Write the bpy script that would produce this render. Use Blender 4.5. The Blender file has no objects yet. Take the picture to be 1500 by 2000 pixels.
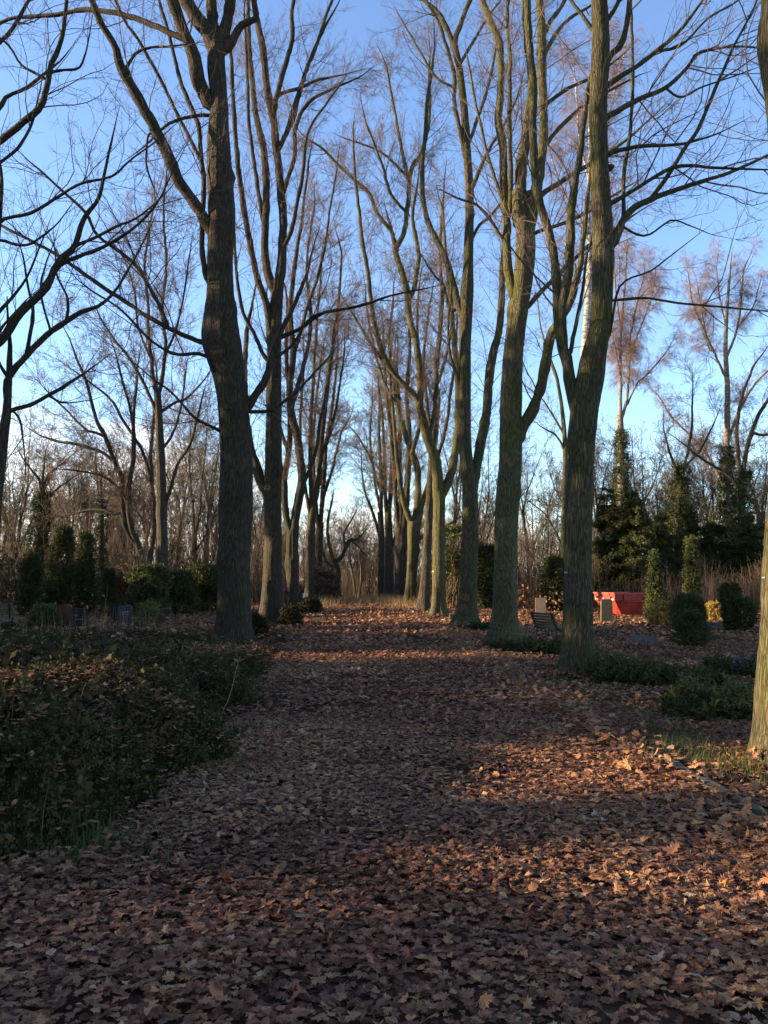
import bpy, bmesh, math, random
import numpy as np
from mathutils import Vector, Matrix
random.seed(7)
rad = math.radians
S = bpy.context.scene
COL = S.collection

# ------------------------------------------------------------------ camera
F, CX, CY, CAMH = 1600.0, 750.0, 1000.0, 1.6
cam_d = bpy.data.cameras.new("camera")
cam = bpy.data.objects.new("camera", cam_d)
COL.objects.link(cam)
cam.location = (0, 0, CAMH)
cam.rotation_euler = (rad(90) + math.atan(128 / F), 0, -math.atan(60 / F))
cam_d.sensor_fit = 'VERTICAL'
cam_d.sensor_height = 36
cam_d.lens = 36 * F / 2000
cam_d.clip_end = 3000
cam_d.clip_start = 0.05
S.camera = cam
RM = np.array(cam.rotation_euler.to_matrix())


def unp(px, py, Y):
    """photo pixel -> point of the vertical plane y = Y"""
    px, py, Y = np.broadcast_arrays(np.asarray(px, float), np.asarray(py, float), np.asarray(Y, float))
    d = np.stack([(px - CX) / F, (CY - py) / F, -np.ones_like(px)], -1) @ RM.T
    return d * (Y / d[..., 1])[..., None] + np.array([0, 0, CAMH])


def gp(px, py):
    d = RM @ np.array([(px - CX) / F, (CY - py) / F, -1])
    t = -CAMH / d[2]
    return np.array([d[0] * t, d[1] * t, 0.0])


def gz(x, y):
    y = np.asarray(y, float)
    t = np.clip(y - 54, 0, 60)
    return -0.0011 * t * t


# ------------------------------------------------------------------ mesh tools
def link(name, me, parent=None, mat=None):
    o = bpy.data.objects.new(name, me)
    COL.objects.link(o)
    if parent is not None:
        o.parent = parent
    if mat is not None:
        me.materials.append(mat)
    return o


def np_mesh(name, V, quads=None, tris=None, tint=None, smooth=True):
    me = bpy.data.meshes.new(name)
    V = np.asarray(V, np.float32).reshape(-1, 3)
    q = np.zeros((0, 4), np.int32) if quads is None else np.asarray(quads, np.int32).reshape(-1, 4)
    t = np.zeros((0, 3), np.int32) if tris is None else np.asarray(tris, np.int32).reshape(-1, 3)
    nl = q.size + t.size
    me.vertices.add(len(V))
    me.vertices.foreach_set('co', V.ravel())
    me.loops.add(nl)
    me.loops.foreach_set('vertex_index', np.concatenate([q.ravel(), t.ravel()]))
    npoly = len(q) + len(t)
    me.polygons.add(npoly)
    ls = np.concatenate([np.arange(len(q)) * 4, q.size + np.arange(len(t)) * 3]).astype(np.int32)
    me.polygons.foreach_set('loop_start', ls)
    me.polygons.foreach_set('use_smooth', np.full(npoly, smooth, bool))
    if tint is not None:
        a = me.attributes.new('tint', 'FLOAT', 'POINT')
        a.data.foreach_set('value', np.asarray(tint, np.float32).ravel())
    me.update(calc_edges=True)
    return me


class Bag:
    """collects numpy geometry for ONE mesh"""
    def __init__(s):
        s.V, s.Q, s.T, s.C, s.n = [], [], [], [], 0

    def add(s, V, quads=None, tris=None, tint=None):
        V = np.asarray(V, np.float32).reshape(-1, 3)
        if quads is not None and len(quads):
            s.Q.append(np.asarray(quads, np.int64).reshape(-1, 4) + s.n)
        if tris is not None and len(tris):
            s.T.append(np.asarray(tris, np.int64).reshape(-1, 3) + s.n)
        s.V.append(V)
        s.C.append(np.full(len(V), .5, np.float32) if tint is None else np.asarray(tint, np.float32).ravel())
        s.n += len(V)

    def build(s, name, mat=None, parent=None, smooth=True, org=(0, 0, 0)):
        V = np.concatenate(s.V) - np.asarray(org, np.float32)
        me = np_mesh(name, V, np.concatenate(s.Q) if s.Q else None, np.concatenate(s.T) if s.T else None,
                     np.concatenate(s.C), smooth)
        return link(name, me, parent, mat)


def nrm(a):
    return a / np.maximum(np.linalg.norm(a, axis=-1, keepdims=True), 1e-9)


def tubes(P, R, sides, radial=None):
    """P (N,K,3), R (N,K) -> verts, quads. radial: (N,K,sides) multiplier"""
    N, K, _ = P.shape
    T = nrm(np.gradient(P, axis=1))
    m = T.mean(1)
    ref = np.where((np.abs(m[:, 2]) > 0.8)[:, None], np.array([0, 1.0, 0]), np.array([0, 0, 1.0]))
    A = nrm(np.cross(T, ref[:, None, :]))
    B = np.cross(T, A)
    a = np.arange(sides) * 2 * math.pi / sides
    rr = R[:, :, None] * (1 if radial is None else radial)
    if radial is None:
        rr = np.repeat(rr, sides, 2)
    V = P[:, :, None, :] + rr[..., None] * (np.cos(a)[None, None, :, None] * A[:, :, None, :] + np.sin(a)[None, None, :, None] * B[:, :, None, :])
    i = np.arange(N)[:, None, None] * K * sides
    k = np.arange(K - 1)[None, :, None] * sides
    j = np.arange(sides)[None, None, :]
    j2 = (j + 1) % sides
    q = np.stack([i + k + j, i + k + j2, i + k + sides + j2, i + k + sides + j], -1)
    return V.reshape(-1, 3), q.reshape(-1, 4)


def resample(P, R, K):
    d = np.concatenate([[0], np.cumsum(np.linalg.norm(np.diff(P, axis=0), axis=1))])
    t = np.linspace(0, d[-1], K)
    return np.stack([np.interp(t, d, P[:, c]) for c in range(3)], -1), np.interp(t, d, R)


def catmull(A, n=6):
    """A (M,D) -> smooth through the points"""
    A = np.asarray(A, float)
    if len(A) < 3:
        t = np.linspace(0, 1, n * 2)[:, None]
        return A[0] * (1 - t) + A[-1] * t
    E = np.concatenate([[2 * A[0] - A[1]], A, [2 * A[-1] - A[-2]]])
    out = []
    for i in range(1, len(E) - 2):
        p0, p1, p2, p3 = E[i - 1], E[i], E[i + 1], E[i + 2]
        for t in np.linspace(0, 1, n, endpoint=False):
            out.append(0.5 * (2 * p1 + (p2 - p0) * t + (2 * p0 - 5 * p1 + 4 * p2 - p3) * t * t + (3 * p1 - p0 - 3 * p2 + p3) * t ** 3))
    out.append(A[-1])
    return np.array(out)


def grow(P, R, rng, dens, t0, t1, lmin, lmax, amin, amax, K, up, wig, rk, rmin, taper=.3, shrink=.5):
    """children of the tubes (P,R), all at once"""
    seg = np.linalg.norm(np.diff(P, axis=1), axis=2)
    L = seg.sum(1)
    n = rng.poisson(dens * L * (t1 - t0))
    idx = np.repeat(np.arange(len(P)), n)
    if len(idx) == 0:
        return np.zeros((0, K, 3)), np.zeros((0, K))
    t = rng.uniform(t0, t1, len(idx))
    f = t * (P.shape[1] - 1)
    k = np.minimum(f.astype(int), P.shape[1] - 2)
    w = (f - k)[:, None]
    p = P[idx, k] * (1 - w) + P[idx, k + 1] * w
    T = nrm(P[idx, k + 1] - P[idx, k])
    r = R[idx, k] * (1 - w[:, 0]) + R[idx, k + 1] * w[:, 0]
    perp = nrm(np.cross(T, rng.normal(size=(len(idx), 3))))
    ang = rng.uniform(amin, amax, len(idx))[:, None]
    d = T * np.cos(ang) + perp * np.sin(ang)
    ln = rng.uniform(lmin, lmax, len(idx)) * (1 - shrink * t) * np.minimum(1, 0.35 + L[idx] * .5 / max(lmax, .01))
    st = (ln / (K - 1))[:, None]
    pts = [p]
    cur = d
    for _ in range(K - 1):
        cur = nrm(cur + np.array([0, 0, up]) + rng.normal(size=cur.shape) * wig)
        pts.append(pts[-1] + cur * st)
    CP = np.stack(pts, 1)
    r0 = np.maximum(np.minimum(r * .62, rk * ln), rmin)
    CR = r0[:, None] * np.linspace(1, taper, K)[None]
    return CP, np.maximum(CR, rmin * .6)


# ------------------------------------------------------------------ tags
def tag(o, label=None, cat=None, group=None, kind=None):
    if label: o['label'] = label
    if cat: o['category'] = cat
    if group: o['group'] = group
    if kind: o['kind'] = kind
    return o


def empty(name, loc, label=None, cat=None, group=None):
    o = bpy.data.objects.new(name, None)
    COL.objects.link(o)
    o.location = loc
    o.empty_display_size = .3
    return tag(o, label, cat, group)


# ------------------------------------------------------------------ materials
def mat(name, rough=.9):
    m = bpy.data.materials.new(name)
    m.use_nodes = True
    nt = m.node_tree
    b = nt.nodes['Principled BSDF']
    b.inputs['Roughness'].default_value = rough
    b.inputs['Specular IOR Level'].default_value = .25
    return m, nt, b


def nd(nt, t, **kw):
    n = nt.nodes.new(t)
    for k, v in kw.items():
        if k in n.inputs.keys():
            n.inputs[k].default_value = v
        else:
            setattr(n, k, v)
    return n


def ramp(nt, fac, stops, interp='LINEAR'):
    r = nt.nodes.new('ShaderNodeValToRGB')
    r.color_ramp.interpolation = interp
    e = r.color_ramp.elements
    while len(e) > 1:
        e.remove(e[-1])
    e[0].position = stops[0][0]
    e[0].color = (*stops[0][1], 1)
    for p, c in stops[1:]:
        x = e.new(p)
        x.color = (*c, 1)
    nt.links.new(fac, r.inputs[0])
    return r.outputs[0]


def mapping(nt, scale, coord='Object'):
    tc = nt.nodes.new('ShaderNodeTexCoord')
    m = nt.nodes.new('ShaderNodeMapping')
    m.inputs['Scale'].default_value = scale
    nt.links.new(tc.outputs[coord], m.inputs[0])
    return m.outputs[0]


def noise(nt, vec, scale, detail=4, rough=.6):
    n = nd(nt, 'ShaderNodeTexNoise', Scale=scale, Detail=detail, Roughness=rough)
    nt.links.new(vec, n.inputs['Vector'])
    return n.outputs['Fac']


def mixc(nt, fac, a, b, mode='MIX'):
    n = nt.nodes.new('ShaderNodeMix')
    n.data_type = 'RGBA'
    n.blend_type = mode
    for s, v in ((n.inputs[0], fac), (n.inputs[6], a), (n.inputs[7], b)):
        if hasattr(v, 'is_output'):
            nt.links.new(v, s)
        elif isinstance(v, (int, float)):
            s.default_value = v
        else:
            s.default_value = (*v, 1)
    return n.outputs[2]


def math_n(nt, op, a, b=0.0, clamp=False):
    n = nt.nodes.new('ShaderNodeMath')
    n.operation = op
    n.use_clamp = clamp
    for s, v in ((n.inputs[0], a), (n.inputs[1], b)):
        if hasattr(v, 'is_output'):
            nt.links.new(v, s)
        else:
            s.default_value = v
    return n.outputs[0]


def bump(nt, b, h, strength=.6, dist=.02):
    n = nd(nt, 'ShaderNodeBump', Strength=strength, Distance=dist)
    nt.links.new(h, n.inputs['Height'])
    nt.links.new(n.outputs[0], b.inputs['Normal'])


def bark_mat(name, dark, light, moss, moss_amt, sc=1.0):
    m, nt, b = mat(name, .95)
    v1 = mapping(nt, (26 * sc, 26 * sc, 3.0 * sc ** .5))
    v0 = mapping(nt, (1, 1, 1))
    warp = nd(nt, 'ShaderNodeTexNoise', Scale=3.0, Detail=3)
    nt.links.new(v0, warp.inputs['Vector'])
    vm = nt.nodes.new('ShaderNodeVectorMath')
    vm.operation = 'MULTIPLY_ADD'
    nt.links.new(warp.outputs['Color'], vm.inputs[0])
    vm.inputs[1].default_value = (2.4, 2.4, 2.4)
    nt.links.new(v1, vm.inputs[2])
    vo = nd(nt, 'ShaderNodeTexVoronoi', Scale=1.0)
    vo.feature = 'DISTANCE_TO_EDGE'
    nt.links.new(vm.outputs[0], vo.inputs['Vector'])
    n2 = noise(nt, vm.outputs[0], 1.6, 6, .7)
    h = math_n(nt, 'ADD', math_n(nt, 'MULTIPLY', math_n(nt, 'MINIMUM', vo.outputs['Distance'], .34), 1.5), math_n(nt, 'MULTIPLY', n2, .85))
    base = ramp(nt, h, [(.3, dark), (.62, tuple((a + c) / 2 for a, c in zip(dark, light))), (1.05, light)])
    big = noise(nt, v0, 1.3, 5, .65)
    pat = ramp(nt, big, [(.3, (.62, .6, .58)), (.6, (1.0, 1.0, 1.0)), (.75, (1.3, 1.25, 1.15))])
    c = mixc(nt, 1.0, base, pat, 'MULTIPLY')
    mn = noise(nt, mapping(nt, (1, 1, .45)), 2.2, 6, .7)
    mf = ramp(nt, mn, [(.42, (0, 0, 0)), (.62, (1, 1, 1))])
    mf = math_n(nt, 'MULTIPLY', mf, moss_amt, True)
    c2 = mixc(nt, 1.0, moss, ramp(nt, h, [(.3, (.22, .22, .22)), (.95, (1.4, 1.4, 1.4))]), 'MULTIPLY')
    nt.links.new(mixc(nt, mf, c, c2), b.inputs['Base Color'])
    bump(nt, b, h, .9, .045 / sc)
    return m


M = {}
M['bark'] = bark_mat('maple_bark', (.007, .0055, .0035), (.092, .072, .045), (.036, .036, .011), .45, 1.2)
M['bark_moss'] = bark_mat('mossy_maple_bark', (.013, .010, .005), (.16, .135, .073), (.084, .088, .02), .85, 1.35)
M['bark_olive'] = bark_mat('olive_maple_bark', (.010, .008, .0045), (.13, .108, .062), (.058, .064, .014), .85, 1.2)
M['bark_far'] = bark_mat('grey_brown_bark', (.018, .014, .010), (.12, .095, .068), (.05, .05, .018), .4, .8)


def simple(name, stops, sc=(1, 1, 1), nscale=4, rough=.9, bmp=0, detail=5, attr=False, transl=0, coord='Object', spec=None):
    m, nt, b = mat(name, rough)
    v = mapping(nt, sc, coord)
    n = noise(nt, v, nscale, detail, .65)
    f = n
    if attr:
        a = nd(nt, 'ShaderNodeAttribute')
        a.attribute_name = 'tint'
        f = a.outputs['Fac']
    c = ramp(nt, f, stops)
    if attr:
        c = mixc(nt, 1.0, c, ramp(nt, n, [(.3, (.75, .75, .75)), (.7, (1.2, 1.2, 1.2))]), 'MULTIPLY')
    nt.links.new(c, b.inputs['Base Color'])
    if spec is not None:
        b.inputs['Specular IOR Level'].default_value = spec
    if bmp:
        bump(nt, b, n, bmp, .02)
    if transl:
        tr = nt.nodes.new('ShaderNodeBsdfTranslucent')
        nt.links.new(c, tr.inputs[0])
        mx = nt.nodes.new('ShaderNodeMixShader')
        mx.inputs[0].default_value = transl
        nt.links.new(b.outputs[0], mx.inputs[1])
        nt.links.new(tr.outputs[0], mx.inputs[2])
        nt.links.new(mx.outputs[0], nt.nodes['Material Output'].inputs[0])
    return m


M['twig'] = simple('maple_twigs', [(.3, (.05, .036, .027)), (.7, (.14, .095, .072))], nscale=1.5)
M['twig_far'] = simple('far_twigs', [(.3, (.062, .048, .03)), (.7, (.135, .104, .068))], nscale=.6)
M['birch_twig'] = simple('birch_twigs', [(.3, (.13, .08, .055)), (.7, (.23, .145, .105))], nscale=.6)
m, nt, b = mat('birch_bark', .7)
n1 = noise(nt, mapping(nt, (3, 3, 9)), 1.6, 5, .7)
nt.links.new(ramp(nt, n1, [(.38, (.05, .042, .036)), (.5, (.32, .28, .23)), (.72, (.6, .54, .44))]), b.inputs['Base Color'])
bump(nt, b, n1, .3)
M['birch'] = m
m, nt, b = mat('dull_birch_bark', .8)
n1 = noise(nt, mapping(nt, (3, 3, 7)), 1.6, 5, .7)
nt.links.new(ramp(nt, n1, [(.36, (.04, .03, .024)), (.5, (.15, .12, .09)), (.74, (.3, .255, .2))]), b.inputs['Base Color'])
M['birch_dull'] = m
M['leaf'] = simple('fallen_leaf', [(0, (.068, .033, .022)), (.3, (.158, .075, .046)), (.55, (.25, .121, .07)), (.75, (.335, .168, .086)), (.88, (.4, .215, .09)), (.95, (.4, .245, .14)), (1, (.36, .26, .175))],
                   nscale=25, rough=.8, attr=True, transl=.18, spec=.1)
M['cover'] = simple('ground_cover_leaf', [(0, (.019, .018, .008)), (.4, (.043, .040, .017)), (.75, (.075, .060, .026)), (1, (.18, .10, .045))], nscale=1.2, rough=.85, attr=True, transl=.12, spec=.06)
M['ever'] = simple('evergreen_leaf', [(0, (.022, .028, .010)), (.5, (.052, .062, .020)), (1, (.115, .11, .036))], nscale=.9, rough=.8, attr=True, transl=.12, spec=.12)
M['yellow_ever'] = simple('yellow_green_conifer', [(0, (.026, .034, .011)), (.5, (.065, .075, .02)), (1, (.18, .17, .04))], nscale=2, rough=.7, attr=True, transl=.15)
M['gold'] = simple('golden_shrub', [(0, (.14, .10, .025)), (.5, (.28, .18, .045)), (1, (.36, .25, .06))], nscale=3, rough=.7, attr=True, transl=.25)
M['rust'] = simple('rusty_leaf', [(0, (.06, .028, .014)), (.5, (.13, .058, .026)), (1, (.22, .11, .045))], nscale=3, rough=.8, attr=True, transl=.2)
M['grass'] = simple('green_grass', [(0, (.03, .045, .012)), (.5, (.055, .08, .02)), (1, (.11, .115, .035))], nscale=3, rough=.7, attr=True, transl=.25)
M['dry'] = simple('dry_grass', [(0, (.16, .1, .045)), (.5, (.27, .18, .085)), (1, (.36, .27, .14))], nscale=3, rough=.8, attr=True, transl=.2)
M['stem'] = simple('dry_stems', [(0, (.05, .034, .023)), (.5, (.1, .066, .042)), (1, (.18, .125, .078))], nscale=3, rough=.85, attr=True)
M['soil'] = simple('leafy_soil', [(.3, (.03, .017, .011)), (.5, (.07, .037, .022)), (.62, (.12, .062, .034)), (.8, (.17, .09, .05))], sc=(1, 1, 1), nscale=9, bmp=.8, detail=8, spec=0)
M['path'] = simple('trodden_earth', [(.3, (.026, .016, .011)), (.5, (.06, .034, .022)), (.7, (.12, .065, .04))], nscale=7, bmp=.6, detail=9, spec=0)
M['under'] = simple('dark_stems', [(.3, (.012, .011, .004)), (.7, (.03, .026, .01))], nscale=12, bmp=.7, spec=0)  # very dark brown for stems and the sheet under the bank plants
M['stone_olive'] = simple('lichened_stone', [(.3, (.075, .07, .035)), (.7, (.14, .125, .07))], nscale=9, bmp=.4)
M['stone_pink'] = simple('sandstone', [(.3, (.16, .115, .085)), (.7, (.26, .19, .14))], nscale=9, bmp=.4)
M['stone_dark'] = simple('dark_granite', [(.3, (.012, .012, .014)), (.7, (.022, .022, .024))], nscale=30, rough=.6, spec=.1)
M['stone_red'] = simple('red_granite', [(.3, (.06, .02, .013)), (.7, (.115, .038, .024))], nscale=30, rough=.45)
M['stone_grey'] = simple('grey_granite', [(.3, (.03, .03, .031)), (.7, (.055, .054, .054))], nscale=25, rough=.6)
M['slab'] = simple('weathered_slab', [(.3, (.075, .058, .054)), (.7, (.14, .115, .108))], nscale=9, bmp=.3)
M['engrave'] = simple('pale_engraving', [(.3, (.2, .2, .19)), (.7, (.3, .3, .28))], nscale=20)
M['red'] = simple('red_painted_steel', [(.3, (.07, .018, .012)), (.42, (.24, .024, .014)), (.6, (.35, .036, .02)), (.8, (.4, .06, .032))], nscale=5, rough=.6, bmp=.12, sc=(1, 1, .5), spec=.4)
M['red_rim'] = simple('worn_red_paint', [(.3, (.3, .045, .03)), (.7, (.42, .09, .055))], nscale=6, rough=.55)
M['cream'] = simple('cream_lettering', [(.3, (.6, .5, .28)), (.7, (.72, .62, .38))], nscale=9)
M['slat'] = simple('weathered_slat', [(.3, (.05, .052, .025)), (.7, (.12, .115, .06))], sc=(1, 1, 8), nscale=3)
M['iron'] = simple('black_iron', [(.3, (.012, .012, .013)), (.7, (.03, .028, .026))], nscale=12, rough=.5)
M['blue'] = simple('blue_plastic', [(.3, (.008, .014, .16)), (.7, (.015, .03, .3))], nscale=5, rough=.35, spec=.5)
M['white_post'] = simple('pale_metal', [(.3, (.4, .42, .42)), (.7, (.6, .62, .62))], nscale=9, rough=.4)
M['tag'] = simple('pale_tag', [(.3, (.12, .3, .24)), (.7, (.2, .4, .32))], nscale=9, rough=.4)
M['kerb'] = simple('kerb_concrete', [(.3, (.04, .035, .022)), (.6, (.09, .077, .05)), (.8, (.05, .055, .022))], nscale=8, bmp=.5)
M['cut'] = simple('cut_wood', [(.3, (.2, .14, .08)), (.7, (.34, .25, .15))], nscale=12)

# ------------------------------------------------------------------ bare trees
def sides_for(r):
    return 44 if r > .2 else 18 if r > .12 else 11 if r > .05 else 7 if r > .02 else 5


def trunk_mesh(bag, P, R, rng, flare=.4, knots=3, zbase=0.0):
    L = np.linalg.norm(np.diff(P, axis=0), axis=1).sum()
    K = int(max(16, min(150, L * 10)))
    P, R = resample(P, R, K)
    n = sides_for(R.max())
    a = np.arange(n) * 2 * math.pi / n
    z = (P[:, 2] - zbase)[:, None]
    f = rng.uniform(0, 6.28, 6)
    m = 1 + .035 * np.sin(2 * a + f[0] + z * .7) + .03 * np.sin(3 * a + f[1] - z * 1.1) + .02 * np.sin(7 * a + f[2] + z * .5)
    m = m + flare * np.exp(-np.maximum(z, 0) / .3) * (.5 + .5 * np.cos(5 * a + f[3])) + .12 * np.exp(-np.maximum(z, 0) / .8)
    for _ in range(knots):
        zk, ak, am, sz = rng.uniform(1.2, max(2, P[-1, 2] - zbase - 1)), rng.uniform(0, 6.28), rng.uniform(.08, .3), rng.uniform(.1, .28)
        da = (a - ak + math.pi) % (2 * math.pi) - math.pi
        m = m + am * np.exp(-((z - zk) / sz) ** 2 - (da / .5) ** 2)
    kc = max(4, K // 7)                                # bark ridges running up the trunk
    cz = rng.normal(size=(kc, n)) * .03
    ti = np.linspace(0, kc - 1.001, K)
    ki = ti.astype(int)
    fr = (ti - ki)[:, None]
    m = m + cz[ki] * (1 - fr) + cz[np.minimum(ki + 1, kc - 1)] * fr + rng.normal(size=m.shape) * .01
    V, q = tubes(P[None], R[None], n, m[None])
    bag.add(V, q)


def limb_mesh(bag, P, R, rng):
    L = np.linalg.norm(np.diff(P, axis=0), axis=1).sum()
    K = int(max(22, min(70, L * 7)))
    P, R = resample(P, R, K)
    n = sides_for(R[0])
    t = np.linspace(0, 1, K)
    amp = np.minimum(R * .5, .035)[:, None]
    w = np.cumsum(rng.normal(size=(K, 3)), 0)
    w = w - t[:, None] * w[-1] - (1 - t)[:, None] * w[0]
    P = P + w * amp * .28
    R = R * (1 + .05 * rng.normal(size=K))
    V, q = tubes(P[None], R[None], n)
    bag.add(V, q)
    # rounded end
    return P, R


def crown_mesh(bag, LP, LR, rng, q=1.0, far=False, style='maple', minr=.0035, l1=(0.9, 3.0), t0=.15):
    """three orders of branches on the limbs LP (N,24,3)"""
    if style == 'maple':
        A = grow(LP, LR, rng, 2.3 * q ** .6, t0, 1, l1[0], l1[1], .5, 1.1, 9, .055, .15, .0065, minr * 1.6, .28, .4)
        B = grow(A[0], A[1], rng, 4.2 * q ** .6, .1, 1, .4, 1.35, .5, 1.1, 6, .05, .18, .006, minr * 1.1, .4)
        C = grow(B[0], B[1], rng, 5.5 * q ** .6, .15, 1, .16, .55, .4, 1.0, 4, .07, .2, .007, minr * .85, .6)
    else:  # birch: rising branches, hanging twigs
        A = grow(LP, LR, rng, 1.8 * q, t0, 1, l1[0], l1[1], .35, .8, 9, .06, .12, .010, minr * 1.6, .25)
        B = grow(A[0], A[1], rng, 4.0 * q, .2, 1, .5, 1.4, .5, 1.2, 7, -.16, .14, .006, minr * .9, .4)
        C = grow(B[0], B[1], rng, 5.0 * q, .2, 1, .3, .8, .3, .9, 5, -.3, .14, .004, minr * .7, .6)
    for (P, R), s in ((A, 5 if not far else 4), (B, 3), (C, 3)):
        if len(P):
            V, qd = tubes(P, R, s)
            bag.add(V, qd)
    return A, B, C


def extend(P, R, rng, length):
    d = nrm(P[-1] - P[-3])
    st = .4
    pts, rs = [P], [R]
    p, r = P[-1], R[-1]
    n = max(2, int(length / st))
    out, ro = [], []
    for i in range(n):
        d = nrm(d + np.array([0, 0, .06]) + rng.normal(size=3) * .09)
        p = p + d * st
        out.append(p)
        ro.append(r * (1 - .88 * (i + 1) / n))
    return np.concatenate([P, np.array(out)]), np.concatenate([R, np.array(ro)])


def traced_tree(label, group, Y, trunk, limbs, seed, bark='bark', q=1.0, ext=4.0, flare=.5, knots=4, slope=.35, name='maple_tree', cat='tree', auto=0, H=19, l1=(.9, 3.0), minr=.0035, twig='twig', as_parts=True, spread=.35, style='maple', t0=.15, ivy=None, whip=1.0, thin=.93, tw=.95):
    """trunk and limbs follow the photograph's outline in the tree's own plane y = Y; every limb also leans towards or away from the viewer"""
    rng = np.random.default_rng(seed)
    T = catmull(trunk)
    P = unp(T[:, 0], T[:, 1], Y)
    R = T[:, 2] / F * Y * tw
    base = P[0].copy()
    zb = float(gz(base[0], Y))
    base[2] = zb
    P = np.concatenate([P[:1] * [1, 1, 0] + [0, 0, zb - .15], P[P[:, 2] > zb + .02]])
    R = np.concatenate([R[:1], R[-(len(P) - 1):]])
    known = [np.column_stack([T[:, :2], np.full(len(T), Y)])]
    if T[-1, 1] < 40 and ext:
        P, R = extend(P, R, rng, ext + 1)
    elif R[-1] < .095:
        P, R = extend(P, R, rng, 2.0)
    root = empty(name, base, label, cat, group)
    g = Bag()
    trunk_mesh(g, P - base, R, rng, flare, knots)
    g.build('trunk', M[bark], root)
    L3 = []
    for i, sp in enumerate(limbs):
        sp = [(s[0], s[1], s[2] if len(s) > 2 else None) for s in sp]
        stub = len(sp) == 3 and sp[-1][2] and sp[-1][2] > 5.5 and sp[-1][1] > 30
        w0 = next((s[2] for s in sp if s[2]), 5)
        w1 = next((s[2] for s in reversed(sp) if s[2]), 2)
        m_ = len(sp) - 1
        ws = np.interp(np.arange(len(sp)), [k for k, s in enumerate(sp) if s[2]] or [0], [s[2] for s in sp if s[2]] or [w0])
        if len([1 for s in sp if s[2]]) < 2:
            ws = np.linspace(w0, w0 * .45, len(sp))
        ws = np.asarray(ws, float) * (.65 if style == 'birch' else thin * (.84 if Y > 35 else 1))
        K_ = np.concatenate(known)
        x0, y0 = sp[0][0], sp[0][1]
        j = np.argmin((K_[:, 0] - x0) ** 2 + (K_[:, 1] - y0) ** 2)
        Y0 = K_[j, 2]
        pts = [(s[0], s[1], w) for s, w in zip(sp, ws)]
        if (K_[j, 0] - x0) ** 2 + (K_[j, 1] - y0) ** 2 < 60 ** 2:      # root the limb inside the wood it leaves
            dn = min(14, ws[0] * 1.3)
            jj = np.argmin((K_[:, 0] - K_[j, 0]) ** 2 + (K_[:, 1] - K_[j, 1] - dn) ** 2)
            pts = [(K_[jj, 0], K_[jj, 1], ws[0] * .8)] + pts
        A = catmull(pts)
        s_ = np.concatenate([[0], np.cumsum(np.hypot(np.diff(A[:, 0]), np.diff(A[:, 1])))]) / F * Y
        sl = rng.uniform(-slope, slope)
        if abs(sl) < .1: sl = math.copysign(.14, sl)
        Yv = Y0 + sl * s_ * (1 - np.exp(-s_ / 1.5)) * .8
        lp = unp(A[:, 0], A[:, 1], Yv)
        lr = A[:, 2] / F * Yv
        known.append(np.column_stack([A[:, :2], Yv]))
        if A[-1, 1] < 30 and ext:
            lp, lr = extend(lp, lr, rng, ext * rng.uniform(.7, 1.2) * (1 if lr[-1] > .03 else .6))
        elif not stub:
            lp, lr = extend(lp, lr, rng, np.clip(lr[-1] * 40, .6, 2.6) * whip)
        gl = Bag()
        pp, rr = limb_mesh(gl, lp - base, lr, rng)
        gl.build('limb', M[bark], root)
        L3.append(resample(pp, rr, 24))
    if auto:
        top = P - base
        ap, ar = auto_limbs(top, R, H, auto, rng, spread)
        for k in range(len(ap)):
            gl = Bag()
            pp, rr = limb_mesh(gl, ap[k], ar[k], rng)
            gl.build('limb', M[bark], root)
            L3.append(resample(pp, rr, 24))
    n0 = int(len(P) * .55)
    LP = np.array([a for a, _ in L3] + ([resample(P[n0:] - base, R[n0:], 24)[0]] if T[-1, 1] < 40 else []))
    LR = np.array([r for _, r in L3] + ([resample(P[n0:], R[n0:], 24)[1]] if T[-1, 1] < 40 else []))
    c = Bag()
    crown_mesh(c, LP, LR, rng, q, Y > 35, style, minr, l1, t0)
    c.build('crown', M[twig], root)
    if ivy:
        iv = Bag()
        zt, rr, n, size = ivy
        PP, RR = resample(P - base, R, 200)
        zz = PP[:, 2]
        ok = np.where((zz > 0) & (zz < zt))[0]
        k = rng.choice(ok, n)
        a = rng.uniform(0, 6.283, n)
        w = rr * (1 - .8 * (zz[k] / zt)) * (.65 + .5 * np.sin(zz[k] * 2.1 + seed) * np.sin(a + zz[k])) + RR[k]
        w = w * rng.uniform(.5, 1.1, n)
        D = np.stack([np.cos(a), np.sin(a), np.zeros(n)], -1)
        Q = PP[k] + D * w[:, None]
        dirs = D + [0, 0, .3] + rng.normal(size=D.shape) * .5
        tn = np.clip(.45 + .3 * np.sin(Q[:, 2] * 3 + Q[:, 0] * 4) + rng.normal(size=n) * .2, 0, 1)
        for i, ix in enumerate(np.array_split(np.arange(n), len(SPRIG))):
            place(iv, SPRIG[i], Q[ix], dirs[ix], size * rng.uniform(.7, 1.3, len(ix)), rng, tn[ix])
        iv.build('ivy', M['ever'], root)
    return root


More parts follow.
